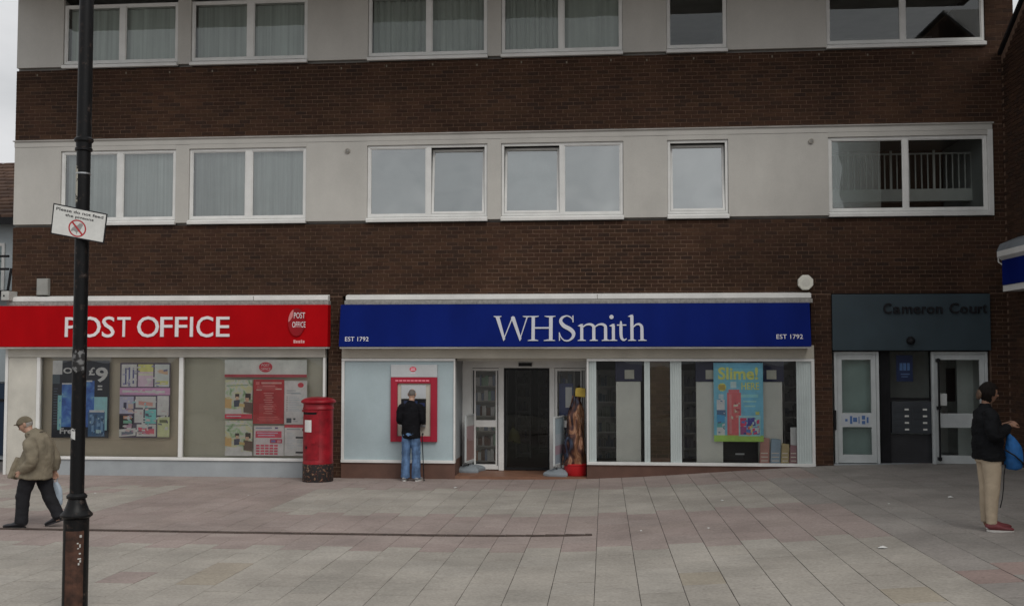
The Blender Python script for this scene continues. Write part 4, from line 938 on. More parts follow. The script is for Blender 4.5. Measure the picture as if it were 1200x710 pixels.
# ------------------------------------------------------------------ displays in the blue shop's windows
M['disp'] = paint((.82, .82, .75), .6, .06, 2, 'display_white'); M['navy'] = paint((.012, .014, .06), .5, .1, 4, 'navy_header')
def stand(p0, p1, lab, foot=532):
    yy = .2; x0, x1 = ax(p0, 480, yy), ax(p1, 480, yy)
    zt_, zm_, zb_ = 2.2, az(800, 447, yy), zw - .05
    t = thing('display_stand', lab, 'display stand', ((x0 + x1) / 2, yy, zb_), group='display stands in the blue shop window')
    b = MB(); b.box(x0, x1, yy, yy + .12, zb_, zm_); b.build('back_panel', M['disp'], t, bevel=.004)
    b = MB(); b.box(x0 - .01, x1 + .03, yy - .03, yy + .13, zm_ + .003, zt_); b.build('header', M['navy'], t, bevel=.004)
    c = (x0 + x1) / 2 + .02; b = MB(); b.box(c - .09, c + .09, yy - .036, yy - .031, zm_ + .05, zm_ + .22); b.build('logo_plate', paint((.55, .54, .46), .6, .08, 6, 'cream_plate'), t)
stand(722, 751, 'white display stand with navy header behind the narrow blue shop window')
stand(816, 847, 'white display stand with navy header left of the Slime poster')
stand(889, 917, 'white display stand with navy header right of the Slime poster')
x0, z0 = at(846, 535, .6); x1, z1 = at(889, 514, .6)
t = thing('display_cabinet', 'low dark cabinet under the Slime poster in the shop window', 'cabinet', ((x0 + x1) / 2, .6, zw - .05))
b = MB(); b.box(x0, x1, .55, .9, zw - .05, z1); b.build('body', M['black'], t, bevel=.006)
b = MB(); b.box(x0 + .25, x0 + .42, .54, .549, zw + .1, zw + .13); b.build('handle', M['steel'], t)
b = MB(); b.box(x0 + .03, x0 + .4, .54, .549, zw + .0, zw + .09); b.build('drawer', M['dark'], t)
for k, (a, b2, top, c, lab) in enumerate([(889.5, 901, 512, (150, 105, 95), 'salmon pink bag, left-hand of the four in the corner of the shop window'), (902, 914, 513.5, (110, 130, 145), 'blue grey bag next to the salmon one in the shop window corner'), (914.5, 924, 519, (145, 130, 90), 'mustard bag between the blue grey and dull pink ones in the shop window'), (924.5, 934, 521, (125, 90, 95), 'dull pink bag at the far right in the shop window corner')]):
    x0, x1 = ax(a, 525, .1), ax(b2, 525, .1); z1 = az(a, top, .1)
    t = thing('gift_bag', lab, 'bag', ((x0 + x1) / 2, .11, zw - .06), group='bags in the blue shop window')
    lean = .03; b = MB(); b.add([(x0, .075, zw - .057), (x1, .075, zw - .057), (x1, .16, zw - .057), (x0, .16, zw - .057), (x0 + lean, .1, z1), (x1 + lean * .7, .1, z1 - .02), (x1 + lean * .7, .13, z1 - .02), (x0 + lean, .13, z1)], [(0, 3, 2, 1), (4, 5, 6, 7), (0, 1, 5, 4), (1, 2, 6, 5), (2, 3, 7, 6), (3, 0, 4, 7)])
    b.build('body', ink(*c), t, bevel=.012)
    b = MB(); m_ = (x0 + x1) / 2
    for q in range(3): yq = .072 + .025 * (.09 + q * .07) / (z1 - zw + .057); b.quad((x0 + .03, yq, zw + .03 + q * .07), (x1 - .02, yq, zw + .03 + q * .07), (x1 - .02, yq + .0015, zw + .05 + q * .07), (x0 + .03, yq + .0015, zw + .05 + q * .07))
    b.build('pattern', ink(170, 160, 150), t)
x0, z0 = at(925, 520, .3); x1, z1 = at(934, 500, .3)
t = thing('price_card', 'white card standing above the bags beside the right-hand pilaster', 'card', ((x0 + x1) / 2, .17, z0 - .2)); b = MB(); b.box(x0, x1, .17, .175, z0 - .25, z1); b.build('sheet', ink(175, 178, 175), t)
# shelf of goods behind the left side door, a promo strip behind the right one
def shelf(x0, x1, y0, lab, cols, nrow=6):
    t = thing('shelf_unit', lab, 'shelf', ((x0 + x1) / 2, y0, 0)); b = MB()
    b.box(x0, x0 + .03, y0, y0 + .35, 0, 2.0); b.box(x1 - .03, x1, y0, y0 + .35, 0, 2.0); b.box(x0 + .03, x1 - .03, y0 + .3, y0 + .34, 0, 2.0); b.build('frame', M['white_dirty'], t)
    g = MB(); cm = [ink(*c) for c in cols]
    for r_ in range(nrow):
        z = .12 + r_ * .31; s_ = MB(); s_.box(x0 + .032, x1 - .032, y0, y0 + .29, z - .025, z); s_.build('shelf', M['white_dirty'], t)
        x = x0 + .04
        while x < x1 - .08:
            w_ = random.uniform(.03, .09); g.box(x, x + w_ - .006, y0 + .03, y0 + .2, z + .001, z + random.uniform(.12, .24), random.randrange(len(cm))); x += w_
    tag(g.build('goods', cm, t), kind='stuff')
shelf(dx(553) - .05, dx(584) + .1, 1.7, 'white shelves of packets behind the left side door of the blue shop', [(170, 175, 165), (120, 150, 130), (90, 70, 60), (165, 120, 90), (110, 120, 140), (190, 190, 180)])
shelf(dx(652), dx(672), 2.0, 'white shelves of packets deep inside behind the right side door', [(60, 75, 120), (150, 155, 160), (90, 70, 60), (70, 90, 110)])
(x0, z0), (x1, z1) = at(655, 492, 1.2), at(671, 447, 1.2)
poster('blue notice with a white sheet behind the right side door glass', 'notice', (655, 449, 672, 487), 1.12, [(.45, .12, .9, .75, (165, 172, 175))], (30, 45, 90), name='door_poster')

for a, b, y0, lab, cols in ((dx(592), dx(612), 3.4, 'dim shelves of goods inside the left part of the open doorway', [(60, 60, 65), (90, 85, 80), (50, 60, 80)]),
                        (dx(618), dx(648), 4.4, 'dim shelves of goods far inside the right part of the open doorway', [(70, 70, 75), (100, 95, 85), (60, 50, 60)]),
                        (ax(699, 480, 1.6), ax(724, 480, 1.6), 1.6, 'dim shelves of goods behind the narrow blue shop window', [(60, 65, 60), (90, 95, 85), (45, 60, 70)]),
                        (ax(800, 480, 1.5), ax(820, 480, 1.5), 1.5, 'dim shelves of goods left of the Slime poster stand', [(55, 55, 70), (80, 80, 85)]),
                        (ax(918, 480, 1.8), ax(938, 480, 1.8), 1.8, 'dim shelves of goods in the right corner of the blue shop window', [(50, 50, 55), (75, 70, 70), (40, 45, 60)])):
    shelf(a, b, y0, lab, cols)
bx, bz = at(601.5, 507, 1.25)
t = thing('hanging_bag', 'olive green bag hanging inside the dark doorway of the blue shop', 'bag', (bx, 1.25, bz - .2))
b = MB(); limb(b, [(bx + .02, 1.25, bz - .18), (bx + .02, 1.25, bz - .16), (bx + .01, 1.25, bz), (bx - .02, 1.25, bz + .1)], [(.12, .03), (.13, .05), (.1, .05), (.02, .01)], Vector((1, 0, 0)), 12); b.build('body', paint((.22, .22, .06), .6, .2, 9, 'olive_bag'), t, smooth=True)
b = MB(); b.tube([(bx - .03, 1.25, bz + .09), (bx - .01, 1.25, bz + .22), (bx + .02, 1.25, bz + .09)], .008, 6, side=(0, 1, 0)); b.build('handle', paint((.2, .2, .06), .6, .2, 9, 'olive_handle'), t)
# ------------------------------------------------------------------ cash machine
x0, z1 = at(458, 442, -.06); x1, z0 = at(512, 517.7, -.06)
zt_ = az(485, 427.3, -.06)
t = thing('cash_machine', 'cash machine with a wide red surround set in the pale blue panel', 'cash machine', ((x0 + x1) / 2, -.01, z0))
b = MB(); i0, i1, j0, j1 = ax(465.5, 480, -.06), ax(504.5, 480, -.06), az(485, 511, -.06), az(485, 449, -.06)
b.box(x0, i0, -.07, -.011, z0, z1); b.box(i1, x1, -.07, -.011, z0, z1); b.box(i0, i1, -.07, -.011, z0, j0); b.box(i0, i1, -.07, -.011, j1, z1); b.build('surround', paint((.38, .022, .045), .5, .06, 3, 'atm_red', spec=.2), t, bevel=.006)
b = MB(); b.box(x0, x1, -.06, -.011, z1 + .003, zt_); b.build('header', paint((.5, .52, .53), .5, .05, 3, 'atm_header'), t, bevel=.005)
cx_ = ax(484, 434, -.06); cz_ = az(484, 432.5, -.06); b = MB(); b.disc_y(cx_, cz_, -.063, -.0605, .068, .048, n=22); b.build('oval_logo', ink(160, 30, 50), t)
b = MB(); b.box(cx_ - .045, cx_ + .045, -.0625, -.0605, cz_ - .085, cz_ - .07); b.box(cx_ - .04, cx_ + .04, -.0645, -.0633, cz_ + .006, cz_ + .02); b.box(cx_ - .045, cx_ + .045, -.0645, -.0633, cz_ - .022, cz_ - .006); b.build('logo_print', ink(205, 140, 150), t)
b = MB()
for k in range(9): b.box(x0 + .09 + k * .075, x0 + .15 + k * .075, -.0725, -.0702, z1 - .075, z1 - .05)
b.build('surround_print', ink(190, 90, 105), t)
b = MB(); b.box(i0 + .002, i1 - .002, -.03, -.011, j0 + .002, j1 - .002); b.build('fascia_plate', paint((.5, .47, .4), .5, .05, 3, 'atm_beige'), t)
c0, c1 = ax(470, 480, -.05), ax(499, 480, -.05)
b = MB(); b.box(c0, c1, -.045, -.031, az(485, 467, -.05), az(485, 451, -.05)); b.build('upper_panel', paint((.5, .52, .54), .35, .08, 3, 'atm_grey'), t, bevel=.004)
b = MB(); b.box(c0, c1, -.04, -.031, az(485, 497, -.05), az(485, 467.5, -.05)); b.build('recess', M['black'], t)
b = MB(); b.box(c0 + .05, c1 - .16, -.047, -.041, az(485, 480, -.05), az(485, 469.5, -.05)); b.build('screen', paint((.03, .045, .1), .2, .1, 3, 'atm_screen'), t)
b = MB(); b.box(c0, c1, -.12, -.031, az(485, 500, -.05), az(485, 497.5, -.05)); b.build('key_shelf', M['steel'], t, bevel=.003)
kb = MB()
for i in range(4):
    for j in range(3): kb.box(c0 + .1 + i * .035, c0 + .128 + i * .035, -.11 + j * .028, -.09 + j * .028, az(485, 497.5, -.05), az(485, 497.5, -.05) + .008)
kb.build('keypad', M['steel'], t)
b = MB(); b.box(c1 - .13, c1 - .02, -.052, -.041, az(485, 476, -.05), az(485, 472, -.05)); b.box(c1 - .13, c1 - .02, -.052, -.041, az(485, 490, -.05), az(485, 486, -.05)); b.build('card_slot', paint((.03, .04, .12), .3, .1, 3, 'slot_blue'), t)

# ------------------------------------------------------------------ pillar box
pb = gpt(372.5, 563.5); zb0 = ground(pb.x, pb.y)
t = thing('pillar_box', 'red cylindrical pillar box with a chipped black base by the brick pier', 'post box', (pb.x, pb.y, zb0))
S_ = F / (pb.y + D) * 1.0
rr = 17.3 / 61.3
zz = lambda py: az(372, py, pb.y - .1) - zb0
mt, n_, bs = principled('chipped_black'); l = n_.links.new
g = n_.nodes.new('ShaderNodeNewGeometry'); tn = n_.nodes.new('ShaderNodeTexNoise'); tn.inputs['Scale'].default_value = 24; tn.inputs['Detail'].default_value = 4; tn.inputs['Roughness'].default_value = .7; l(g.outputs['Position'], tn.inputs['Vector'])
r_ = n_.nodes.new('ShaderNodeValToRGB'); r_.color_ramp.elements[0].position = .55; r_.color_ramp.elements[0].color = (.014, .012, .012, 1); r_.color_ramp.elements[1].position = .64; r_.color_ramp.elements[1].color = (.3, .24, .14, 1); e = r_.color_ramp.elements.new(.59); e.color = (.16, .03, .02, 1)
l(tn.outputs['Fac'], r_.inputs['Fac']); l(r_.outputs[0], bs.inputs['Base Color']); bs.inputs['Roughness'].default_value = .6
b = MB(); b.lathe((pb.x, pb.y, zb0), [(rr * 1.0, 0), (rr * 1.02, .02), (rr * 1.01, zz(543) - .002)], 40); b.build('base', mt, t, smooth=True)
M['pred'] = paint((.26, .008, .016), .42, .28, 7, 'pillar_red', bump=.06, spec=.3)
b = MB(); zt0 = zz(473)
b.lathe((pb.x, pb.y, zb0), [(rr * 1.012, zz(543)), (rr * 1.012, zz(541)), (rr * .985, zz(540)), (rr * .985, zt0 - .11), (rr * 1.03, zt0 - .1), (rr * 1.03, zt0 - .075), (rr * .99, zt0 - .06), (rr * .99, zt0)], 40); b.build('body', M['pred'], t, smooth=True)
b = MB(); pr = [(rr * 1.0, zt0 + .001), (rr * 1.07, zt0 + .012), (rr * 1.14, zt0 + .022), (rr * 1.155, zt0 + .04), (rr * 1.14, zt0 + .055), (rr * 1.06, zt0 + .075), (rr * .9, zt0 + .1), (rr * .5, zt0 + .122), (0.01, zt0 + .128)]
b.lathe((pb.x, pb.y, zb0), pr, 40); b.build('cap', M['pred'], t, smooth=True)
# curved patches on the drum; aperture faces the street, slightly to the left
A0 = R(-90 - 28)
def drum(a0, a1, z0, z1, d, mat, name, par, nseg=10):
    b = MB(); V = []
    for k in range(nseg + 1):
        a = a0 + (a1 - a0) * k / nseg
        for rad in (rr * .97, rr * .985 + d):
            V += [(pb.x + rad * math.cos(a), pb.y + rad * math.sin(a), zb0 + z0), (pb.x + rad * math.cos(a), pb.y + rad * math.sin(a), zb0 + z1)]
    f = []
    for k in range(nseg):
        i, j = 4 * k, 4 * k + 4
        f += [(i + 2, j + 2, j + 3, i + 3), (i + 3, j + 3, j + 1, i + 1), (i, j, j + 2, i + 2)]
    f += [(0, 2, 3, 1), (4 * nseg + 2, 4 * nseg, 4 * nseg + 1, 4 * nseg + 3)]
    b.add(V, f); return b.build(name, mat, par)
drum(A0 - R(36), A0 + R(36), zz(485), zz(482.5), .004, M['black'], 'slot', t)
drum(A0 - R(40), A0 + R(40), zz(482.3), zz(479.8), .028, M['pred'], 'slot_hood', t)
pl = drum(A0 - R(17), A0 + R(17), zz(505.5), zz(491.5), .008, paint((.68, .68, .66), .4, .04, 6, 'enamel_plate'), 'collection_plate', t)
drum(A0 - R(45), A0 + R(47), zz(538), zz(488), .0035, M['pred'], 'door', t, 16)
drum(A0 + R(20), A0 + R(32), zz(519), zz(516.5), .022, M['pred'], 'handle', t, 4)
drum(A0 + R(-10), A0 + R(-3), zz(525), zz(522), .014, M['black'], 'keyhole', t, 4)

# ------------------------------------------------------------------ lamp post
lp = Vector((ax(90.5, 560, -11.0), -11.0, 0)); lp.z = ground(lp.x, lp.y)
t = thing('lamp_post', 'tall black lamp post with a bell-shaped collar and rusty access door', 'lamp post', tuple(lp))
lz = lambda py: az(90, py, -11.0) - lp.z
lw_ = lambda px: px / (F / (D - 11.0) * 1.02) / 2
mt, n_, bs = principled('chipped_black_paint'); l = n_.links.new; g = n_.nodes.new('ShaderNodeNewGeometry')
tn = n_.nodes.new('ShaderNodeTexNoise'); tn.inputs['Scale'].default_value = 16; tn.inputs['Detail'].default_value = 8; tn.inputs['Roughness'].default_value = .7; l(g.outputs['Position'], tn.inputs['Vector'])
r_ = n_.nodes.new('ShaderNodeValToRGB'); r_.color_ramp.elements[0].position = .56; r_.color_ramp.elements[0].color = (.006, .006, .0065, 1); r_.color_ramp.elements[1].position = .72; r_.color_ramp.elements[1].color = (.09, .085, .08, 1); e = r_.color_ramp.elements.new(.65); e.color = (.035, .024, .02, 1)
l(tn.outputs['Fac'], r_.inputs['Fac']); l(r_.outputs[0], bs.inputs['Base Color']); bs.inputs['Roughness'].default_value = .42; bs.inputs['Specular IOR Level'].default_value = .2
bm_ = n_.nodes.new('ShaderNodeBump'); bm_.inputs['Strength'].default_value = .15; bm_.inputs['Distance'].default_value = .01; l(tn.outputs['Fac'], bm_.inputs['Height']); l(bm_.outputs[0], bs.inputs['Normal'])
LB = mt
b = MB(); b.lathe(lp, [(lw_(30), -.05), (lw_(30), lz(607)), (lw_(28), lz(606))], 28); b.build('base', LB, t, smooth=True)
b = MB(); b.lathe(lp, [(lw_(33), lz(606)), (lw_(38), lz(604)), (lw_(38), lz(602)), (lw_(34), lz(600)), (lw_(29), lz(597)), (lw_(23.5), lz(590)), (lw_(20), lz(584)), (lw_(24), lz(583)), (lw_(24.5), lz(580.5)), (lw_(22), lz(579)), (lw_(18.5), lz(577.5))], 28); b.build('collar', LB, t, smooth=True)
b = MB(); b.lathe(lp, [(lw_(17), lz(578)), (lw_(16.8), lz(177))], 24); b.build('shaft', LB, t, smooth=True)
b = MB(); b.lathe(lp, [(lw_(17), lz(178)), (lw_(21), lz(177)), (lw_(21), lz(174.5)), (lw_(18.5), lz(173.5)), (lw_(19), lz(168)), (lw_(23), lz(166)), (lw_(23), lz(163.5)), (lw_(18.5), lz(161.5))], 24); b.build('ring', LB, t, smooth=True)
b = MB(); b.lathe(lp, [(lw_(17.6), lz(162)), (lw_(16.5), 6.2), (lw_(14), 6.8)], 24); b.build('upper_shaft', LB, t, smooth=True)
b = MB(); b.lathe(lp, [(.03, 6.8), (.12, 6.86), (.16, 7.0), (.24, 7.4), (.27, 7.42), (.12, 7.62), (.02, 7.75)], 16); b.build('lantern', M['black'], t, smooth=True)
RU = paint((.06, .026, .016), .7, .6, 14, 'rusty_door', bump=.15)
dr = MB(); V = []; n2 = 8
a0, a1 = R(-90 - 20), R(-90 + 62); rb_ = lw_(30)
for k in range(n2 + 1):
    a = a0 + (a1 - a0) * k / n2
    for rad in (rb_ * .98, rb_ + .006): V += [(lp.x + rad * math.cos(a), lp.y + rad * math.sin(a), lp.z + .04), (lp.x + rad * math.cos(a), lp.y + rad * math.sin(a), lp.z + lz(620))]
f = []
for k in range(n2): i, j = 4 * k, 4 * k + 4; f += [(i + 2, j + 2, j + 3, i + 3), (i + 3, j + 3, j + 1, i + 1)]
f += [(0, 2, 3, 1), (4 * n2 + 2, 4 * n2, 4 * n2 + 1, 4 * n2 + 3)]
dr.add(V, f); dro = dr.build('access_door', RU, t)
def on_post(px, py): 
    rad = lw_(30) + .0075; u = (px - 90.0) / 15.2; a = R(-90) + math.asin(max(-1, min(1, u * .97)))
    return lp.x + rad * math.cos(a), lp.y + rad * math.sin(a), lp.z + lz(py)
mk = MB()
def dab(px, py, w, h):
    a, b_ = on_post(px - w / 2, py), on_post(px + w / 2, py); dz_ = h / 2 / 139
    mk.quad((a[0], a[1], a[2] - dz_), (b_[0], b_[1], b_[2] - dz_), (b_[0], b_[1], b_[2] + dz_), (a[0], a[1], a[2] + dz_))
for q in [(101.5, 626, 2.4, 4), (99, 634, 2, 2), (101, 637, 1.6, 5), (99.5, 640, 2.2, 1.6), (101, 646, 2.2, 2.2), (100.6, 652, 4, 1.8), (101.4, 655, 1.8, 3.5), (100.2, 658, 1.8, 3.5)]: dab(q[0], q[1], q[2] * .75, q[3] * .75)
mk.build('column_number', paint((.5, .5, .48), .6, .3, 30, 'worn_white'), dro)
def wrap(py0, py1, aa, ab, mat, name, jag=.0, d=.0015):
    b = MB(); V = []; n3 = 10; rad = lw_(17) + d
    for k in range(n3 + 1):
        a = R(aa + (ab - aa) * k / n3); j1, j2 = random.uniform(-jag, jag), random.uniform(-jag, jag)
        V += [(lp.x + rad * math.cos(a), lp.y + rad * math.sin(a), lp.z + lz(py1) + j1), (lp.x + rad * math.cos(a), lp.y + rad * math.sin(a), lp.z + lz(py0) + j2)]
    b.add(V, [(2 * k, 2 * k + 2, 2 * k + 3, 2 * k + 1) for k in range(n3)]); return b.build(name, mat, t)
def worn(name, c, thr):
    mt, n_, bs = principled(name); l = n_.links.new; g = n_.nodes.new('ShaderNodeNewGeometry'); tn = n_.nodes.new('ShaderNodeTexNoise'); tn.inputs['Scale'].default_value = 26; tn.inputs['Detail'].default_value = 6
    l(g.outputs['Position'], tn.inputs['Vector']); r_ = n_.nodes.new('ShaderNodeValToRGB'); r_.color_ramp.elements[0].position = thr - .04; r_.color_ramp.elements[0].color = (.016, .015, .015, 1); r_.color_ramp.elements[1].position = thr + .05; r_.color_ramp.elements[1].color = c + (1,)
    l(tn.outputs['Fac'], r_.inputs['Fac']); l(r_.outputs[0], bs.inputs['Base Color']); bs.inputs['Roughness'].default_value = .75; return mt
wrap(196, 239, -163, -108, worn('old_glue', (.42, .4, .33), .4), 'peeled_sticker', .02)
wrap(411, 436, -165, -20, worn('scuffed_glue', (.17, .17, .17), .52), 'scuffed_patch', .02)
wrap(502, 514, -135, -85, worn('torn_sticker', (.62, .62, .6), .36), 'torn_sticker', .008)
b = MB()
for py in (204,): b.lathe(lp, [(lw_(17.2), lz(py + 1)), (lw_(18.3), lz(py + .8)), (lw_(18.3), lz(py - .8)), (lw_(17.2), lz(py - 1))], 24)
b.build('clip_band', M['steel'], t)

# the notice on the post
yn = -11.0 - lw_(17) - .035
c4 = [at(p[0], p[1], yn) for p in ((59, 274), (121.7, 285.5), (126, 250.8), (62.6, 238))]
cen = (sum(c[0] for c in c4) / 4, sum(c[1] for c in c4) / 4)
t = thing('notice_sign', 'white tilted notice reading Please do not feed the pigeons on the lamp post', 'sign', (cen[0], yn, cen[1]))
def uv(u, v, d=0):   # u right, v down
    a = Vector(c4[3]).lerp(Vector(c4[2]), u); b_ = Vector(c4[0]).lerp(Vector(c4[1]), u); p = a.lerp(b_, v); return (p.x, yn - d, p.y)
def plate(u0, v0, u1, v1, d, mat, name, th=.003):
    b = MB(); P = [uv(u0, v1, d), uv(u1, v1, d), uv(u1, v0, d), uv(u0, v0, d)]; Q = [(p[0], p[1] + th, p[2]) for p in P]
    b.add(P + Q, [(0, 1, 2, 3), (7, 6, 5, 4), (0, 4, 5, 1), (1, 5, 6, 2), (2, 6, 7, 3), (3, 7, 4, 0)]); return b.build(name, mat, t)
plate(0, 0, 1, 1, 0, M['black'], 'plate', .004); plate(.022, .04, .978, .96, .0008, paint((.66, .66, .63), .45, .06, 9, 'sign_white'), 'face', .0007)
def sign_text(body, u0, u1, v0, v1):
    o = text_mesh(body, M['black'], 0, 1, 0, 1, lambda z: 0, .0, 'lettering', None, bold=.018)
    for v in o.data.vertices:
        p = uv(u0 + (u1 - u0) * v.co.x, v1 + (v0 - v1) * v.co.z, .0016); v.co = Vector(p) - Vector((cen[0], yn, cen[1]))
    o.parent = t
sign_text('Please do not feed', .065, .935, .1, .2); sign_text('the pigeons', .24, .765, .255, .37)
b = MB(); n3 = 32; cu, cv = .485, .665; ru, rv = .165, .285
V = [uv(cu + ru * s_ * math.cos(2 * math.pi * k / n3), cv + rv * s_ * math.sin(2 * math.pi * k / n3), .0016) for k in range(n3) for s_ in (1, .84)]
b.add(V, [(2 * k, 2 * ((k + 1) % n3), 2 * ((k + 1) % n3) + 1, 2 * k + 1) for k in range(n3)])
q = .707 * .9; b.add([uv(cu - ru * q - .012, cv - rv * q + .02, .0019), uv(cu + ru * q - .012, cv + rv * q + .02, .0019), uv(cu + ru * q + .012, cv + rv * q - .02, .0019), uv(cu - ru * q + .012, cv - rv * q - .02, .0019)], [(0, 1, 2, 3)])
b.build('prohibition_ring', paint((.42, .03, .035), .45, .06, 9, 'sign_red'), t)
b = MB()
bird = [(-.1, .02), (-.05, -.05), (0, -.07), (.03, -.13), (.075, -.14), (.1, -.1), (.075, -.03), (.05, .06), (-.01, .1), (-.06, .07), (-.12, .1)]
b.add([uv(cu + x, cv + y * 1.35, .0013) for x, y in bird], [tuple(range(len(bird)))[::-1]])
b.add([uv(cu + x, cv + y, .0013) for x, y in ((-.01, .12), (.005, .12), (.005, .19), (-.01, .19))], [(0, 3, 2, 1)]); b.build('pigeon_symbol', paint((.3, .29, .28), .5, .05, 5, 'sign_grey'), t)
b = MB()
for vz in (.22, .8):
    p = uv(.5, vz); b.lathe((lp.x, lp.y, p[2] - .012), [(lw_(17) + .001, 0), (lw_(17) + .004, 0), (lw_(17) + .004, .024), (lw_(17) + .001, .024)], 24); b.box(lp.x - .02, lp.x + .02, yn + .0045, lp.y - lw_(17), p[2] - .015, p[2] + .015)
b.build('fixing_band', M['steel'], t)

# ------------------------------------------------------------------ swing signs at the shop door
M['base_g'] = paint((.23, .26, .285), .65, .1, 6, 'grey_rubber_base', bump=.05)
def swing(px, py, rz, lab, cols, h=.93):
    p = gpt(px, py); z = ground(p.x, p.y)
    if p.y > -.02: z = max(z, .0)
    t = thing('pavement_sign', lab, 'pavement sign', (p.x, p.y, z), R(rz), 'grey pavement signs at the shop door', local=True)
    b = MB(); a, c = .30, .25
    pr = [(-a, -c * .55), (-a * .8, -c * .95), (-a * .25, -c * .8), (a * .25, -c * .8), (a * .8, -c * .95), (a, -c * .55), (a, c * .55), (a * .8, c * .95), (a * .25, c * .8), (-a * .25, c * .8), (-a * .8, c * .95), (-a, c * .55)]
    n3 = len(pr); V = []
    for s_, zz_ in ((1, .0), (1.03, .03), (1, .06), (.72, .105), (.4, .125)): V += [(x * s_, y * s_, zz_) for x, y in pr]
    b.add(V, [(j * n3 + k, j * n3 + (k + 1) % n3, (j + 1) * n3 + (k + 1) % n3, (j + 1) * n3 + k) for j in range(4) for k in range(n3)] + [tuple(range(n3))[::-1], tuple(range(4 * n3, 5 * n3))])
    b.build('base', M['base_g'], t, smooth=True)
    b = MB()
    for s_ in (-1, 1): b.tube([(s_ * .15, 0, .11 + .008 * k) if False else (s_ * .15 + .012 * math.cos(k * 1.05), .012 * math.sin(k * 1.05), .11 + .0045 * k) for k in range(24)], .006, 6)
    b.build('spring', M['rubber'], t)
    w_ = .33; z0 = .2; b = MB(); e = .03
    b.box(-w_, -w_ + e, -.018, .018, z0, z0 + h); b.box(w_ - e, w_, -.018, .018, z0, z0 + h); b.box(-w_ + e, w_ - e, -.018, .018, z0, z0 + e); b.box(-w_ + e, w_ - e, -.018, .018, z0 + h - e, z0 + h); b.box(-.2, .2, -.012, .012, z0 - .03, z0 - .001)
    b.build('frame', M['alu'], t, bevel=.004)
    for s_ in (-1, 1):
        b = MB(); cm = []
        for k, (v0, v1, c) in enumerate(cols):
            mt = ink(*c); cm.append(mt); za, zb = z0 + e + (h - 2 * e) * (1 - v1), z0 + e + (h - 2 * e) * (1 - v0)
            q = [(-w_ + e, s_ * .01, za), (w_ - e, s_ * .01, za), (w_ - e, s_ * .01, zb), (-w_ + e, s_ * .01, zb)]
            b.add(q if s_ < 0 else q[::-1], [(0, 1, 2, 3)], k)
        b.add([(-.18, s_ * .0115, .62), (.16, s_ * .0115, .6), (.18, s_ * .0115, .78), (-.16, s_ * .0115, .8)] if s_ < 0 else [(-.16, s_ * .0115, .8), (.18, s_ * .0115, .78), (.16, s_ * .0115, .6), (-.18, s_ * .0115, .62)], [(0, 1, 2, 3)], 1)
        b.build('panel', cm, t)
swing(551.5, 556, 79, 'grey pavement sign with a mauve poster, left of the shop doorway', [(0, .22, (128, 132, 132)), (.22, .5, (118, 98, 100)), (.5, 1, (105, 82, 78))])
swing(655, 559, 76, 'grey pavement sign with a pale blue poster, right of the shop doorway', [(0, .35, (108, 122, 130)), (.35, .6, (120, 128, 135)), (.6, .8, (118, 98, 108)), (.8, 1, (100, 110, 120))])

# ------------------------------------------------------------------ wrapped coppery display in a red tub
p = gpt(674.5, 557); p.y = .35; p.x = ax(674.5, 550, .35)
t = thing('foil_display', 'tall coppery foil wrapped display with a yellow top standing in a red tub', 'display', (p.x, p.y, 0))
b = MB(); b.lathe((p.x, p.y, 0), [(.2, 0), (.215, .02), (.225, .2), (.235, .205), (.235, .225), (.2, .23)], 28); b.build('tub', paint((.5, .015, .02), .35, .06, 4, 'red_plastic'), t, smooth=True)
mt, n_, bs = principled('coppery_foil'); l = n_.links.new; g = n_.nodes.new('ShaderNodeNewGeometry')
mpn = n_.nodes.new('ShaderNodeMapping'); mpn.inputs['Scale'].default_value = (2.2, 2.2, 1.1); l(g.outputs['Position'], mpn.inputs[0])
tn = n_.nodes.new('ShaderNodeTexNoise'); tn.inputs['Scale'].default_value = 2.6; tn.inputs['Detail'].default_value = .6; tn.inputs['Distortion'].default_value = 1.2; l(mpn.outputs[0], tn.inputs['Vector'])
sx_ = n_.nodes.new('ShaderNodeSeparateXYZ'); l(g.outputs['Position'], sx_.inputs[0])
mr_ = n_.nodes.new('ShaderNodeMapRange'); mr_.inputs[1].default_value = p.x - .22; mr_.inputs[2].default_value = p.x + .2; mr_.inputs[3].default_value = -.16; mr_.inputs[4].default_value = .16; l(sx_.outputs[0], mr_.inputs[0])
ad_ = n_.nodes.new('ShaderNodeMath'); l(tn.outputs['Fac'], ad_.inputs[0]); l(mr_.outputs[0], ad_.inputs[1])
r_ = n_.nodes.new('ShaderNodeValToRGB'); el = r_.color_ramp.elements; el[0].position = .2; el[0].color = (.06, .075, .12, 1); el[1].position = .85; el[1].color = (.6, .45, .32, 1)
for ps, c in ((.32, (.03, .018, .02, 1)), (.44, (.12, .05, .035, 1)), (.52, (.33, .17, .095, 1)), (.58, (.2, .075, .04, 1)), (.65, (.42, .24, .14, 1)), (.74, (.3, .13, .07, 1))): q = el.new(ps); q.color = c
l(ad_.outputs[0], r_.inputs['Fac']); l(r_.outputs[0], bs.inputs['Base Color']); bs.inputs['Roughness'].default_value = .2; bs.inputs['Metallic'].default_value = .5
V = []; n3 = 40; m3 = 46; zt_ = az(674, 463, .35)
for j in range(m3 + 1):
    v = j / m3; z = .2 + (zt_ - .2) * v; base = .22 - .03 * v - .16 * max(0, v - .3) ** 1.05
    cx = p.x + .05 * max(0, v - .3) - .015
    for k in range(n3):
        a = 2 * math.pi * k / n3; cr_ = noise.noise((math.cos(a) * 1.8, math.sin(a) * 1.8, z * 2.2)) * .045 + abs(noise.noise((math.cos(a) * 1.7, math.sin(a) * 1.7, z * 3 + 4))) * .06 - .015
        V.append((cx + (base + cr_) * math.cos(a), p.y + (base + cr_) * .8 * math.sin(a), z))
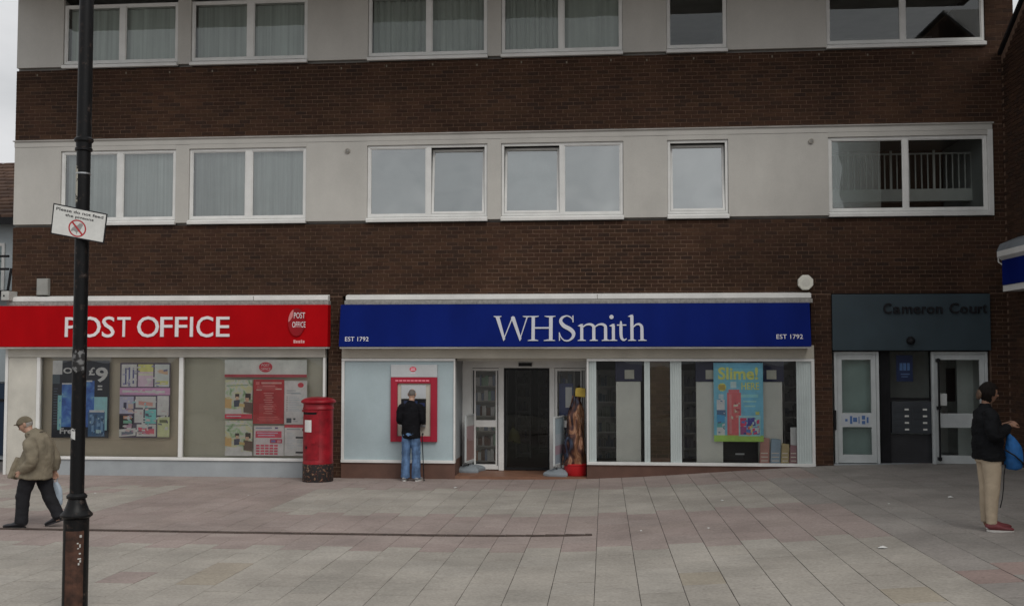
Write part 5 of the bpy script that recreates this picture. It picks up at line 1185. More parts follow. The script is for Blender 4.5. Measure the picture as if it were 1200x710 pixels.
b = MB(); b.add(V, [(j * n3 + k, j * n3 + (k + 1) % n3, (j + 1) * n3 + (k + 1) % n3, (j + 1) * n3 + k) for j in range(m3) for k in range(n3)] + [tuple(range(m3 * n3, (m3 + 1) * n3))])
b.build('wrapping', mt, t, smooth=True)
b = MB(); xx0, xx1 = ax(674, 458, .35), ax(686, 458, .35); z0 = az(680, 464, .35); z1 = az(680, 454.5, .35)
b.prism_y([(xx0, z0), (xx1, z0 - .02), (xx1 + .005, z1 - .01), ((xx0 + xx1) / 2, z1 + .01), (xx0 + .01, z1)], p.y - .12, p.y + .1); b.build('yellow_top', paint((.46, .33, .05), .5, .15, 9, 'yellow_card'), t, bevel=.01)

# ------------------------------------------------------------------ house beyond the left end, wing to the right
yh = 3.0
hx1 = XL - .02; hx1 = ax(16, 300, yh) - 0.0 + .6
hz_e = az(5, 253, yh - .3)
ht = thing('house', 'pale rendered house with a brown tiled roof beyond the left end of the brick block', 'house', (-16.5, yh, 0))
b = MB(); b.box(-22, -12.35, yh, yh + 6, -.1, hz_e); b.build('wall', paint((.42, .47, .49), .7, .08, 2, 'pale_render', bump=.05), ht)
zr = az(0, 192, yh + 3); rf = MB(); rf.prism_x([(yh - .35, hz_e - .05), (yh + 3, zr), (yh + 6.3, hz_e - .05), (yh + 6.3, hz_e - .12), (yh + 3, zr - .08), (yh - .35, hz_e - .12)], -22, -12.2)
M['tiles'] = varied('roof_tile', [(.09, .055, .04), (.115, .07, .05), (.075, .048, .038), (.1, .062, .046)], .9, .2, 2, 30, .2)
rfo = rf.build('roof', M['tiles'], ht)
tl_ = MB(); n_r = 16
for r__ in range(n_r):
    v0, v1 = r__ / n_r, (r__ + 1.25) / n_r; f_ = lambda v: (yh - .35 + 3.35 * v, hz_e - .05 + (zr - hz_e + .05) * v)
    x = -16.2 + (r__ % 2) * .15
    while x < -12.25:
        (ya, za), (yb_, zb_) = f_(v0), f_(min(v1, 1)); o_ = random.uniform(.015, .03)
        tl_.add([(x + .006, ya, za + .05 + o_), (x + .294, ya, za + .05 + o_), (x + .294, yb_, zb_ + .02), (x + .006, yb_, zb_ + .02), (x + .006, ya, za + o_ * .2), (x + .294, ya, za + o_ * .2)], [(0, 1, 2, 3), (4, 5, 1, 0)]); x += .3
tag(tl_.build('roof_tiles', M['tiles'], rfo), kind='stuff')
b = MB(); b.box(-22, -12.2, yh - .45, yh - .33, hz_e - .2, hz_e - .05); b.build('gutter', M['black'], ht)
hw = ax(2, 330, yh); z0, z1 = az(3, 345, yh), az(3, 285, yh)
b = MB(); b.box(hw - 1.2, hw - 1.13, yh - .03, yh - .003, z0, z1); b.box(hw, hw + .07, yh - .03, yh - .003, z0, z1); b.box(hw - 1.13, hw, yh - .03, yh - .003, z1 - .07, z1); b.box(hw - 1.13, hw, yh - .03, yh - .003, z0, z0 + .07)
wo = b.build('window', M['white'], ht); b = MB(); b.quad((hw - 1.13, yh - .012, z0 + .07), (hw, yh - .012, z0 + .07), (hw, yh - .012, z1 - .07), (hw - 1.13, yh - .012, z1 - .07)); b.build('pane', M['glass_up'], wo)
b = MB(); zr0, zr1 = az(3, 340, yh - .6), az(3, 299, yh - .6)
b.box(-22, ax(10, 300, yh - .6), yh - .62, yh - .56, zr1 - .05, zr1); b.box(-22, ax(10, 300, yh - .6), yh - .62, yh - .56, az(3, 314, yh - .6) - .05, az(3, 314, yh - .6)); b.box(-22, ax(10, 300, yh - .6), yh - .62, yh - .005, zr0 - .1, zr0)
for x in (-20.5, -18.8, -17.1, -15.4): b.box(x, x + .05, yh - .61, yh - .57, zr0, zr1)
xq = ax(8, 320, yh - .6); b.add([(xq, yh - .6, zr0), (xq + .05, yh - .6, zr0), (xq + .12, yh - .6, zr1 - .3), (xq + .07, yh - .6, zr1 - .3), (xq, yh - .57, zr0), (xq + .05, yh - .57, zr0), (xq + .12, yh - .57, zr1 - .3), (xq + .07, yh - .57, zr1 - .3)], [(0, 1, 2, 3), (4, 7, 6, 5), (0, 4, 5, 1), (1, 5, 6, 2), (2, 6, 7, 3), (3, 7, 4, 0)])
b.build('balcony_rail', M['black'], ht)
b = MB(); b.box(ax(-25, 500, yh), ax(7, 500, yh), yh - .06, yh - .003, .0, az(3, 449, yh)); do_ = b.build('door', paint((.012, .03, .06), .45, .1, 3, 'navy_door'), ht, bevel=.01)
b = MB(); b.box(ax(-24, 500, yh), ax(6, 500, yh), yh - .09, yh - .061, az(3, 470, yh), az(3, 467, yh)); b.build('door_rail', M['black'], do_)
b = MB(); b.box(ax(-40, 500, yh), ax(8.5, 500, yh), yh - .1, yh - .003, az(3, 447, yh), az(3, 408, yh)); b.build('door_canopy', paint((.36, .41, .43), .7, .08, 2, 'pale_canopy'), ht)
x0, z0 = at(1, 352, -.3); x1, z1 = at(10.5, 341, -.3); t = thing('sign_bracket_box', 'pale grey box at the left end of the red sign ledge', 'box', ((x0 + x1) / 2, -.2, z0))
b = MB(); b.box(x0, x1, -.3, -.0, z0, z1); b.build('casing', paint((.42, .42, .4), .6, .1, 5, 'pale_box'), t, bevel=.01)
b = MB(); b.disc_y((x0 + x1) / 2 - .02, (z0 + z1) / 2, -.306, -.301, .018, n=10); b.build('knob', M['black'], t)

wx_ = 7.385
wt = thing('brick_wing', 'dark brick wing with a raking roof edge standing forward at the right end', 'building', (9, -2.5, .3))
zn = az(1187, 29, -.64); M['brick_w'] = M['brick']
b = MB(); b.prism_x([(-.004, -.1), (-.004, zn - .384), (-2.9, zn + 1.415), (-13.0, zn + 1.415), (-13.0, -.1)][::-1], wx_ + .012, wx_ + 3.5); wwo = b.build('wing_wall', M['mortar'], wt)  # unseen forward length extended to shade the right of the front
wb = MB()
for k in range(2, 150):
    za, zb = k * BH + BJ / 2, (k + 1) * BH - BJ / 2
    y = -(k % 2) * BL / 2
    while y > -3.4:
        y0, y1 = max(y - BL + BJ, -3.4), y
        lim = min(zn + 1.36, zn - .04 + (-y1 - .62) * .62)
        if zb < lim and y1 - y0 > .03:
            dd = random.uniform(-.002, .0015)
            wb.add([(wx_ + dd, y1, za), (wx_ + dd, y0, za), (wx_ + dd, y0, zb), (wx_ + dd, y1, zb), (wx_ + .03, y1, za), (wx_ + .03, y0, za), (wx_ + .03, y0, zb), (wx_ + .03, y1, zb)], [(0, 1, 2, 3), (0, 4, 5, 1), (1, 5, 6, 2), (2, 6, 7, 3), (3, 7, 4, 0)])
        y -= BL
tag(wb.build('brickwork', M['brick'], wwo), kind='stuff')
b = MB(); b.prism_x([(-.004, zn - .37), (-.004, zn - .3), (-2.9, zn + 1.49), (-13, zn + 1.49), (-13, zn + 1.43), (-2.9, zn + 1.43)][::-1], wx_ - .05, wx_ + 3.5); b.build('verge', M['black'], wt)
# blue sign on the wing
ys0 = -.42
xo = wx_ - .32
def az2(px, py, x):   # point on the upright plane at x
    d = fw + rt * ((px - 600) / F) - up * ((py - 355) / F); s_ = x / d.x; q = CAMP + d * s_; return q.y, q.z
s0 = az2(1174, 305, xo); s1 = az2(1177, 334, xo)
wsn = thing('shop_sign', 'short end of a blue fascia under a pale gutter on the right-hand wing', 'shop sign', (wx_, -1.5, s1[1]))
ye = min(s0[0], -.2)
b = MB(); b.box(xo, wx_ - .003, -4.5, ye, s1[1], s0[1]); b.build('sign_board', M['blue'], wsn, bevel=.006)
b = MB(); b.box(xo + .02, wx_ - .003, -4.5, ye + .03, s1[1] - .11, s1[1] - .002); b.build('bottom_trim', M['white'], wsn)
b = MB(); b.prism_x([(0, 0), (1, 0), (1, 1), (0, 1)], 0, 1); b = MB()
zt_ = s0[1]; b.prism_y([(xo - .06, zt_ + .06), (xo - .06, zt_ + .16), (wx_ - .003, zt_ + .2), (wx_ - .003, zt_ + .002), (xo + .02, zt_ + .002)][::-1], -4.5, ye + .06); b.build('gutter', M['white'], wsn)
b = MB(); b.prism_y([(xo - .04, zt_ + .165), (xo + .02, zt_ + .3), (wx_ - .003, zt_ + .42), (wx_ - .003, zt_ + .205)][::-1], -4.5, ye + .13); b.build('lead_flashing', paint((.2, .22, .24), .6, .15, 5, 'lead'), wsn)
b = MB(); pts = [(xo + .0, ye + .08, zt_ + .14), (xo - .01, ye + .14, zt_ + .12), (xo, ye + .15, zt_ - .02), (xo + .06, ye + .13, zt_ - .07), (xo + .2, ye + .08, zt_ - .06)]; b.tube(pts, .014, 8, side=(0, 1, 0)); b.build('cable_loop', M['white'], wsn)
px_ = at(1176.5, 455, -.3); x0 = wx_ - .012
qy, qz = az2(1176.5, 455, wx_ - .02)
t = thing('entry_panel', 'small pale intercom plate on the brick pier behind the woman', 'intercom', (wx_, qy, qz - .1))
b = MB(); b.box(wx_ - .03, wx_ - .003, qy - .04, qy + .04, qz - .13, qz + .13); b.build('plate', paint((.5, .5, .5), .5, .05, 5, 'pale_plate'), t, bevel=.004)
b = MB(); b.box(wx_ - .034, wx_ - .0305, qy - .015, qy + .015, qz + .02, qz + .06); b.build('button', M['black'], t)

# ------------------------------------------------------------------ litter
LIT = paint((.62, .62, .6), .7, .1, 20, 'litter_white')
for px, py, w_, lab in ((1034.5, 642, .07, 'scrap of white paper on the paving near the front right'), (533.5, 571.5, .05, 'white scrap on the paving in front of the left pavement sign'), (846, 586.5, .035, 'white speck on the grey paving below the Slime window'), (291, 580.5, .03, 'white speck on the pink paving left of the pillar box'), (1114, 583, .07, 'pale flattened scrap on the paving below the flats doors'), (1042, 590.5, .03, 'tiny white speck on the mauve paving below the letter boxes'), (751, 622, .025, 'tiny white speck on the pink paving right of the drain end'), (111.5, 578, .03, 'white speck on the paving just right of the lamp post collar'), (830, 619, .03, 'pale speck on the pink paving right of centre')):
    p = gpt(px, py); b = MB(); z = p.z + .004; n4 = 7
    V = [(p.x + w_ * random.uniform(.6, 1.1) * math.cos(2 * math.pi * k / n4) * .8, p.y + w_ * random.uniform(.6, 1.1) * math.sin(2 * math.pi * k / n4) * .7, z + random.uniform(0, .008)) for k in range(n4)] + [(p.x, p.y, z + w_ * .35)]
    b.add(V, [(k, (k + 1) % n4, n4) for k in range(n4)] + [tuple(range(n4))[::-1]]); tag(b.build('litter_scrap', LIT), lab, 'litter', 'pale scraps of litter')
# ------------------------------------------------------------------ people
M['skin'] = paint((.42, .25, .18), .5, .08, 14, 'skin', bump=.03)
M['skin_dark'] = paint((.24, .13, .085), .5, .08, 14, 'darker_skin', bump=.03)
def blob(mb, voxel, name, mat, parent, fold=0.0, fscale=(7, 7, 3), it=6):
    """joins overlapping tapered volumes into one continuous skin (voxel remesh), then presses folds into it"""
    me = bpy.data.meshes.new('t'); me.from_pydata(mb.v, [], mb.f); o = bpy.data.objects.new('t', me); COL.objects.link(o)
    bmx = bmesh.new(); bmx.from_mesh(me); bmesh.ops.recalc_face_normals(bmx, faces=bmx.faces); bmx.to_mesh(me); bmx.free()
    r_ = o.modifiers.new('r', 'REMESH'); r_.mode = 'VOXEL'; r_.voxel_size = voxel
    s_ = o.modifiers.new('s', 'SMOOTH'); s_.iterations = it; s_.factor = .5
    dg = bpy.context.evaluated_depsgraph_get(); m2 = bpy.data.meshes.new_from_object(o.evaluated_get(dg)); bpy.data.objects.remove(o)
    if fold:
        nrm = [v.normal.copy() for v in m2.vertices]; off = random.uniform(0, 50)
        for v, n_ in zip(m2.vertices, nrm):
            c = v.co; q = Vector((c.x * fscale[0] + off, c.y * fscale[1], c.z * fscale[2]))
            w = noise.noise(q) * .9 + .6 * (abs(noise.noise(q * 2.3 + Vector((9, 3, 1)))) - .3)
            v.co = c + n_ * fold * w
    m2.name = name; m2.materials.clear(); m2.materials.append(mat)
    m2.polygons.foreach_set('use_smooth', [True] * len(m2.polygons))
    ob = bpy.data.objects.new(name, m2); COL.objects.link(ob); ob.parent = parent
    return ob
def sphere_dirs(n=26, m_=20):
    V = []; F_ = []
    for j in range(m_ + 1):
        th = math.pi * j / m_
        for k in range(n):
            a = 2 * math.pi * k / n; V.append(Vector((math.sin(th) * math.cos(a), math.sin(th) * math.sin(a), math.cos(th))))
    for j in range(m_):
        for k in range(n): F_.append((j * n + k, (j + 1) * n + k, (j + 1) * n + (k + 1) % n, j * n + (k + 1) % n))
    return V, F_
def hmat(c, pitch, yaw): return Matrix.Translation(c) @ Matrix.Rotation(yaw, 4, 'Z') @ Matrix.Rotation(pitch, 4, 'X')
def head_pt(d):
    x, y, z = d.x * .073, d.y * .093, d.z * .113
    if d.z < -.05:
        t_ = min(1, (-d.z - .05) / .9); x *= 1 - .32 * t_
        if d.y > 0: y *= 1 - .45 * t_
    g = lambda ax_, az_, s_: math.exp(-((d.x - ax_) ** 2 + (d.z - az_) ** 2) / s_ ** 2) if d.y < 0 else 0
    y -= .026 * g(0, -.14, .13) + .012 * g(0, -.02, .1) + .009 * g(0, -.5, .2) + .014 * g(0, -.86, .22) + .006 * g(0, .27, .35)
    y += .010 * (g(.36, .06, .16) + g(-.36, .06, .16)); x += .004 * (g(.6, -.2, .25) - g(-.6, -.2, .25))
    return Vector((x, y, z))
def add_head(mb, c, pitch=0, yaw=0, s=1.0):
    V, F_ = sphere_dirs(40, 30); mx_ = hmat(c, pitch, yaw); mb.add([mx_ @ (head_pt(d) * s) for d in V], F_)
    for sx in (-1, 1):
        limb(mb, [mx_ @ (Vector((sx * .070, .005, -.03)) * s), mx_ @ (Vector((sx * .078, .012, .0)) * s), mx_ @ (Vector((sx * .078, .016, .03)) * s)], [(.008, .012), (.009, .019), (.007, .015)], Vector((1, 0, 0)), 8)
    return mx_
def shell(mx_, s, rule, mat, name, parent, flat=1.0):
    V, F_ = sphere_dirs(44, 34); P = []
    for d in V:
        k = rule(d); p = head_pt(d) * (s * k); p.z *= flat if p.z > 0 else 1; P.append(mx_ @ p)
    b = MB(); b.add(P, F_); return b.build(name, mat, parent, smooth=True)
def eyes(mx_, s, parent):
    for sx in (-1, 1):
        b = MB(); V, F_ = sphere_dirs(10, 8); b.add([mx_ @ (Vector((sx * .029, -.079, .006)) * s + d * .0115) for d in V], F_); b.build('eye', paint((.05, .04, .035), .3, .3, 20, 'eye_dark'), parent, smooth=True)
def hand(mb, w, d, nrm, curl=.6, s=1.0, thumb=1):
    d = d.normalized(); nrm = (nrm - d * nrm.dot(d)).normalized(); sd_ = d.cross(nrm)
    k = w + d * .085 * s
    limb(mb, [w - d * .03, w + d * .03 * s, k], [(.026, .02), (.037 * s, .017), (.038 * s, .013)], sd_, 10)
    for q, (of, ln) in enumerate(((-.029, .068), (-.0098, .078), (.0098, .073), (.029, .058))):
        p0 = k + sd_ * of * s - d * .012; pts = [p0]; a = .15
        for seg in (.42, .33, .25):
            a += curl * (.9 + .08 * q); dd = d * math.cos(a) + nrm * math.sin(a); pts.append(pts[-1] + dd * ln * s * seg * 1.15)
        limb(mb, pts, [.0095, .009, .0085, .007], sd_, 8)
    t0 = w + d * .02 - sd_ * thumb * .03; dd = (d * .75 - sd_ * thumb * .6 + nrm * .35).normalized(); d2 = (d * .9 + nrm * .4 + sd_ * thumb * .05).normalized()
    limb(mb, [t0, t0 + dd * .035, t0 + dd * .045 + d2 * .032], [.013, .0115, .0085], sd_, 8)
def shoe(heel, toe, parent, mat, sole, up_=Vector((0, 0, 1)), name='shoe', hgt=.085, wid=.046):
    d = (toe - heel); ln = d.length; d.normalize(); sd_ = d.cross(up_).normalized(); u = sd_.cross(d)
    prof = [(0, .018, .8, .55), (.05, .03, 1.0, .9), (.22, .036, 1.0, 1.0), (.4, .034, 1.0, .92), (.62, .028, 1.1, .62), (.82, .023, 1.08, .5), (.95, .016, .85, .38), (1.0, .012, .5, .25)]
    b = MB(); limb(b, [heel + d * ln * t_ + u * (.018 + hgt * h_ * .45) for t_, _, w_, h_ in prof], [(wid * w_, hgt * h_ * .52) for t_, _, w_, h_ in prof], sd_, 14); o = b.build(name, mat, parent, smooth=True)
    b = MB(); n_ = 18; pr = []
    for k in range(n_):
        a = 2 * math.pi * k / n_; x = .5 + .53 * math.cos(a); y = wid * 1.08 * math.sin(a) * (1 + .08 * math.cos(a)); pr.append((x, y))
    V = [heel + d * ln * x + sd_ * y + u * z for z in (0, .022) for x, y in pr]
    b.add(V, [tuple(range(n_))[::-1], tuple(range(n_, 2 * n_))] + [(i, (i + 1) % n_, n_ + (i + 1) % n_, n_ + i) for i in range(n_)]); b.build('sole', sole, o)
    return o
V3 = lambda x, f_, z: Vector((x, -f_, z))      # local: x to the person's left, f forwards, z up

def man_at_machine():
    x = ax(481.5, 562, -.40); y = -.40
    t = thing('person', 'man in black jacket and blue jeans, back turned, at the cash machine', 'person', (x, y, ground(x, y)), R(180), local=True)
    b = MB()
    limb(b, [V3(0, 0, .86), V3(0, 0, .98), V3(0, .01, 1.15), V3(0, .01, 1.32), V3(0, .0, 1.42), V3(0, .01, 1.47)], [(.15, .1), (.15, .1), (.155, .1), (.17, .1), (.11, .08), (.055, .055)])
    limb(b, [V3(0, .0, 1.44), V3(0, .03, 1.5), V3(0, .06, 1.56)], [.056, .054, .054])
    for s in (-1, 1):
        limb(b, [V3(s * .09, 0, .92), V3(s * .098, .01, .5), V3(s * .1, -.02, .09), V3(s * .1, .02, .05)], [.08, .052, .036, .036])
        e, w = V3(s * .225, -.02, 1.14), V3(s * .12, .27, 1.12)
        limb(b, [V3(s * .14, 0, 1.4), V3(s * .17, -.005, 1.36), e, w], [.05, .05, .042, .028]); hand(b, w, V3(-s * .25, .9, .15) , V3(0, .2, -1), .5, 1, -s)
    mx_ = add_head(b, V3(0, .075, 1.615), R(24), 0, .98)
    body = blob(b, .0065, 'body', M['skin'], t); eyes(mx_, .98, t)
    shell(mx_, .98, lambda d: (1.035 + .01 * noise.noise(d * 9) if (d.z > -.28 - .1 * d.y and d.y > -.12 and d.z < .72 and abs(d.x) > .0) else .93), paint((.13, .115, .105), .85, .3, 60, 'grey_stubble', bump=.2), 'hair', t)
    b = MB()
    limb(b, [V3(0, -.005, .80), V3(0, -.005, .84), V3(0, 0, .98), V3(0, .005, 1.16), V3(0, .0, 1.32), V3(0, -.01, 1.42), V3(0, 0, 1.475)], [(.178, .125), (.182, .13), (.178, .135), (.172, .14), (.17, .13), (.13, .1), (.07, .07)], n=20)
    for s in (-1, 1):
        limb(b, [V3(s * .12, -.01, 1.4), V3(s * .178, -.015, 1.375), V3(s * .212, -.03, 1.26), V3(s * .225, -.02, 1.13), V3(s * .19, .12, 1.11), V3(s * .13, .25, 1.12)], [.066, .078, .066, .062, .056, .046])
    limb(b, [V3(0, -.02, 1.43), V3(0, .0, 1.5)], [(.085, .08), (.072, .07)])
    blob(b, .011, 'jacket', paint((.007, .007, .009), .85, .25, 8, 'black_jacket', bump=.1, spec=.15), t, .015, (6, 6, 8))
    b = MB()
    limb(b, [V3(0, 0, .98), V3(0, -.005, .9), V3(0, -.005, .82)], [(.165, .12), (.175, .13), (.165, .13)])
    for s in (-1, 1): limb(b, [V3(s * .075, -.005, .88), V3(s * .09, 0, .7), V3(s * .097, .012, .48), V3(s * .1, -.015, .25), V3(s * .102, -.005, .06)], [(.1, .11), (.092, .097), (.083, .085), (.084, .084), (.088, .09)])
    blob(b, .009, 'jeans', paint((.085, .155, .285), .8, .42, 8, 'blue_denim', bump=.1, stretch=(1.6, 1.6, .7)), t, .009, (7, 7, 16))
    for s in (-1, 1): shoe(V3(s * .11, -.075, 0), V3(s * .16, .2, 0), t, paint((.3, .31, .33), .6, .3, 20, 'grey_trainer'), paint((.6, .6, .58), .6, .1, 9, 'white_sole'))
    # stick on his right
    wt_ = thing('walking_stick', 'thin dark stick hanging beside the right leg of the man at the cash machine', 'stick', (x + .23, y + .05, ground(x, y)))
    b = MB(); gz = ground(x, y); b.tube([(x + .215, y - .02, gz + .84), (x + .225, y - .02, gz + .6), (x + .25, y + .0, gz + .02)], .009, 8); b.build('shaft', M['black'], wt_, smooth=True)
    b = MB(); b.tube([(x + .215, y - .02, gz + .838), (x + .215, y + .0, gz + .88), (x + .215, y + .05, gz + .89), (x + .215, y + .08, gz + .86)], .011, 8); b.build('handle', M['black'], wt_, smooth=True)
    b = MB(); b.tube([(x + .25, y, gz + .03), (x + .252, y, gz + .002)], .013, 8); b.build('ferrule', M['rubber'], wt_)
man_at_machine()

def old_man():
    p = gpt(42, 617.5)
    t = thing('person', 'stooped man in khaki jacket and flat cap walking left past the red shop', 'person', tuple(p), R(-90), local=True)
    b = MB()
    limb(b, [V3(0, .0, .74), V3(0, .0, .86), V3(0, .02, 1.0), V3(0, .03, 1.12), V3(0, .07, 1.2)], [(.15, .11), (.15, .12), (.16, .12), (.16, .11), (.07, .07)])
    limb(b, [V3(0, .05, 1.17), V3(0, .10, 1.24), V3(0, .14, 1.3)], [.058, .055, .055])
    limb(b, [V3(.09, .04, .8), V3(.095, .14, .46), V3(.095, .15, .1), V3(.095, .2, .06)], [.08, .055, .04, .035])
    limb(b, [V3(-.09, -.02, .8), V3(-.09, -.08, .45), V3(-.09, -.28, .14), V3(-.09, -.24, .08)], [.08, .055, .04, .035])
    wl_ = V3(.21, .10, .755); limb(b, [V3(.16, .02, 1.13), V3(.25, -.09, .9), wl_], [.05, .042, .028]); hand(b, wl_, V3(0, .5, -.8), V3(-1, .2, 0), .55, 1, 1)
    wr_ = V3(-.27, -.10, .70); limb(b, [V3(-.16, .02, 1.13), V3(-.25, -.08, .92), wr_], [.05, .042, .028]); hand(b, wr_, V3(0, -.05, -1), V3(1, 0, 0), .85, 1, 1)
    mx_ = add_head(b, V3(0, .17, 1.355), R(30), R(8), .98)
    blob(b, .0065, 'body', M['skin'], t); eyes(mx_, .98, t)
    shell(mx_, .98, lambda d: 1.03 + .012 * noise.noise(d * 9) if (d.y > -.05 and d.z > -.4) else .92, paint((.3, .28, .26), .85, .25, 60, 'grey_hair', bump=.2), 'hair', t)
    cap = paint((.15, .125, .085), .9, .2, 12, 'tweed_cap', bump=.2)
    mc = mx_ @ Matrix.Translation((0, -.006, .012)) @ Matrix.Rotation(R(-12), 4, 'X')
    co = shell(mc, .98, lambda d: (1.16 + .05 * max(0, d.y * -1) if d.z > .12 else (1.1 if d.z > .02 else .85)), cap, 'cap', t, .86)
    b = MB(); pk = [mc @ Vector((.075 * math.cos(a), -.085 - .06 * math.sin(a), .02 + .006 * math.sin(a))) for a in [math.pi * k / 12 for k in range(13)]]
    pk2 = [v + mc.to_3x3() @ Vector((0, .012, .012)) for v in pk]; b.add(pk + pk2, [tuple(range(13))[::-1], tuple(range(13, 26))] + [(i, i + 1, 14 + i, 13 + i) for i in range(12)] + [(12, 0, 13, 25)]); b.build('peak', cap, co)
    b = MB()
    limb(b, [V3(0, .05, .66), V3(0, .045, .70), V3(0, .02, .82), V3(0, -.01, .95), V3(0, -.01, 1.08), V3(0, .02, 1.18), V3(0, .08, 1.235)], [(.235, .24), (.235, .243), (.225, .215), (.22, .195), (.205, .165), (.16, .125), (.08, .08)], n=22)
    limb(b, [V3(.06, .2, .92), V3(.08, .25, .78), V3(.1, .28, .655)], [(.1, .05), (.11, .055), (.1, .05)])
    for s, f_, pts in ((1, 0, [(.12, .02, 1.15), (.2, -.01, 1.12), (.25, -.07, 1.0), (.265, -.08, .9), (.24, .0, .82), (.215, .085, .765)]), (-1, 0, [(.12, .02, 1.15), (.2, -.01, 1.12), (.25, -.06, 1.0), (.265, -.09, .9), (.27, -.1, .8), (.27, -.1, .72)])):
        limb(b, [V3(s * a, c, d) for a, c, d in pts], [.075, .088, .08, .077, .07, .058])
    limb(b, [V3(0, .045, 1.17), V3(0, .085, 1.235), V3(0, .105, 1.27)], [(.1, .1), (.092, .09), (.086, .083)])
    blob(b, .011, 'jacket', paint((.2, .172, .125), .85, .25, 6, 'khaki_jacket', bump=.12, spec=.2), t, .02, (8, 5, 5))
    ct = paint((.075, .062, .045), .85, .25, 20, 'jacket_trim', bump=.1)
    b = MB(); limb(b, [V3(.232, .04, .86), V3(.247, -.0, .855), V3(.243, -.05, .85)], [(.006, .012)] * 3, Vector((1, 0, 0)), 8); b.build('pocket_flap', ct, t, smooth=True)
    b = MB(); limb(b, [V3(.06, .09, 1.24), V3(.09, .03, 1.235), V3(.06, -.03, 1.25), V3(0, -.05, 1.265), V3(-.06, -.03, 1.25), V3(-.09, .03, 1.235)], [(.012, .03)] * 6, Vector((0, 0, 1)), 8); b.build('collar', ct, t, smooth=True)
    tr = paint((.009, .009, .012), .85, .3, 8, 'black_trousers', bump=.08); b = MB()
    limb(b, [V3(0, .0, .86), V3(0, .0, .74), V3(0, .02, .68)], [(.17, .15), (.175, .16), (.15, .15)])
    limb(b, [V3(.08, .03, .78), V3(.09, .09, .6), V3(.095, .135, .42), V3(.095, .14, .22), V3(.095, .15, .06)], [(.1, .13), (.095, .11), (.085, .092), (.08, .088), (.08, .09)])
    limb(b, [V3(-.08, -.01, .78), V3(-.09, -.06, .6), V3(-.09, -.115, .42), V3(-.09, -.21, .24), V3(-.09, -.28, .12)], [(.1, .13), (.095, .105), (.085, .088), (.078, .08), (.074, .075)])
    blob(b, .010, 'trousers', tr, t, .009, (7, 7, 14))
    bs_ = paint((.018, .018, .022), .4, .2, 9, 'black_leather')
    shoe(V3(.095, .09, .0), V3(.11, .385, .0), t, bs_, M['rubber']); shoe(V3(-.09, -.345, .085), V3(-.09, -.09, .0), t, bs_, M['rubber'], Vector((0, 0, 1)))
    # carrier bag in the far hand
    mw = Matrix.Translation(p) @ Matrix.Rotation(R(-90), 4, 'Z'); hp = mw @ V3(-.27, -.11, .6)
    g = thing('carrier_bag', 'small pale blue carrier bag held in the far hand of the walking man', 'bag', (hp.x, hp.y, hp.z - .3))
    b = MB(); limb(b, [(hp.x, hp.y, hp.z - .3), (hp.x + .005, hp.y, hp.z - .28), (hp.x + .01, hp.y, hp.z - .15), (hp.x, hp.y, hp.z - .03)], [(.095, .045), (.105, .05), (.09, .04), (.03, .02)], Vector((1, 0, 0)), 16)
    blob_off = [(v[0] - hp.x, v[1] - hp.y, v[2] - hp.z + .3) for v in b.v]; b.v = blob_off; blob(b, .01, 'bag_body', paint((.36, .43, .5), .5, .2, 9, 'pale_plastic'), g, .012, (14, 14, 6))
    b = MB(); b.tube([(hp.x - .03, hp.y, hp.z - .05), (hp.x - .02, hp.y, hp.z + .02), (hp.x + .02, hp.y, hp.z + .02), (hp.x + .03, hp.y, hp.z - .05)], .006, 6, side=(0, 1, 0)); b.build('handle', paint((.36, .43, .5), .5, .2, 9, 'pale_plastic'), g)
old_man()

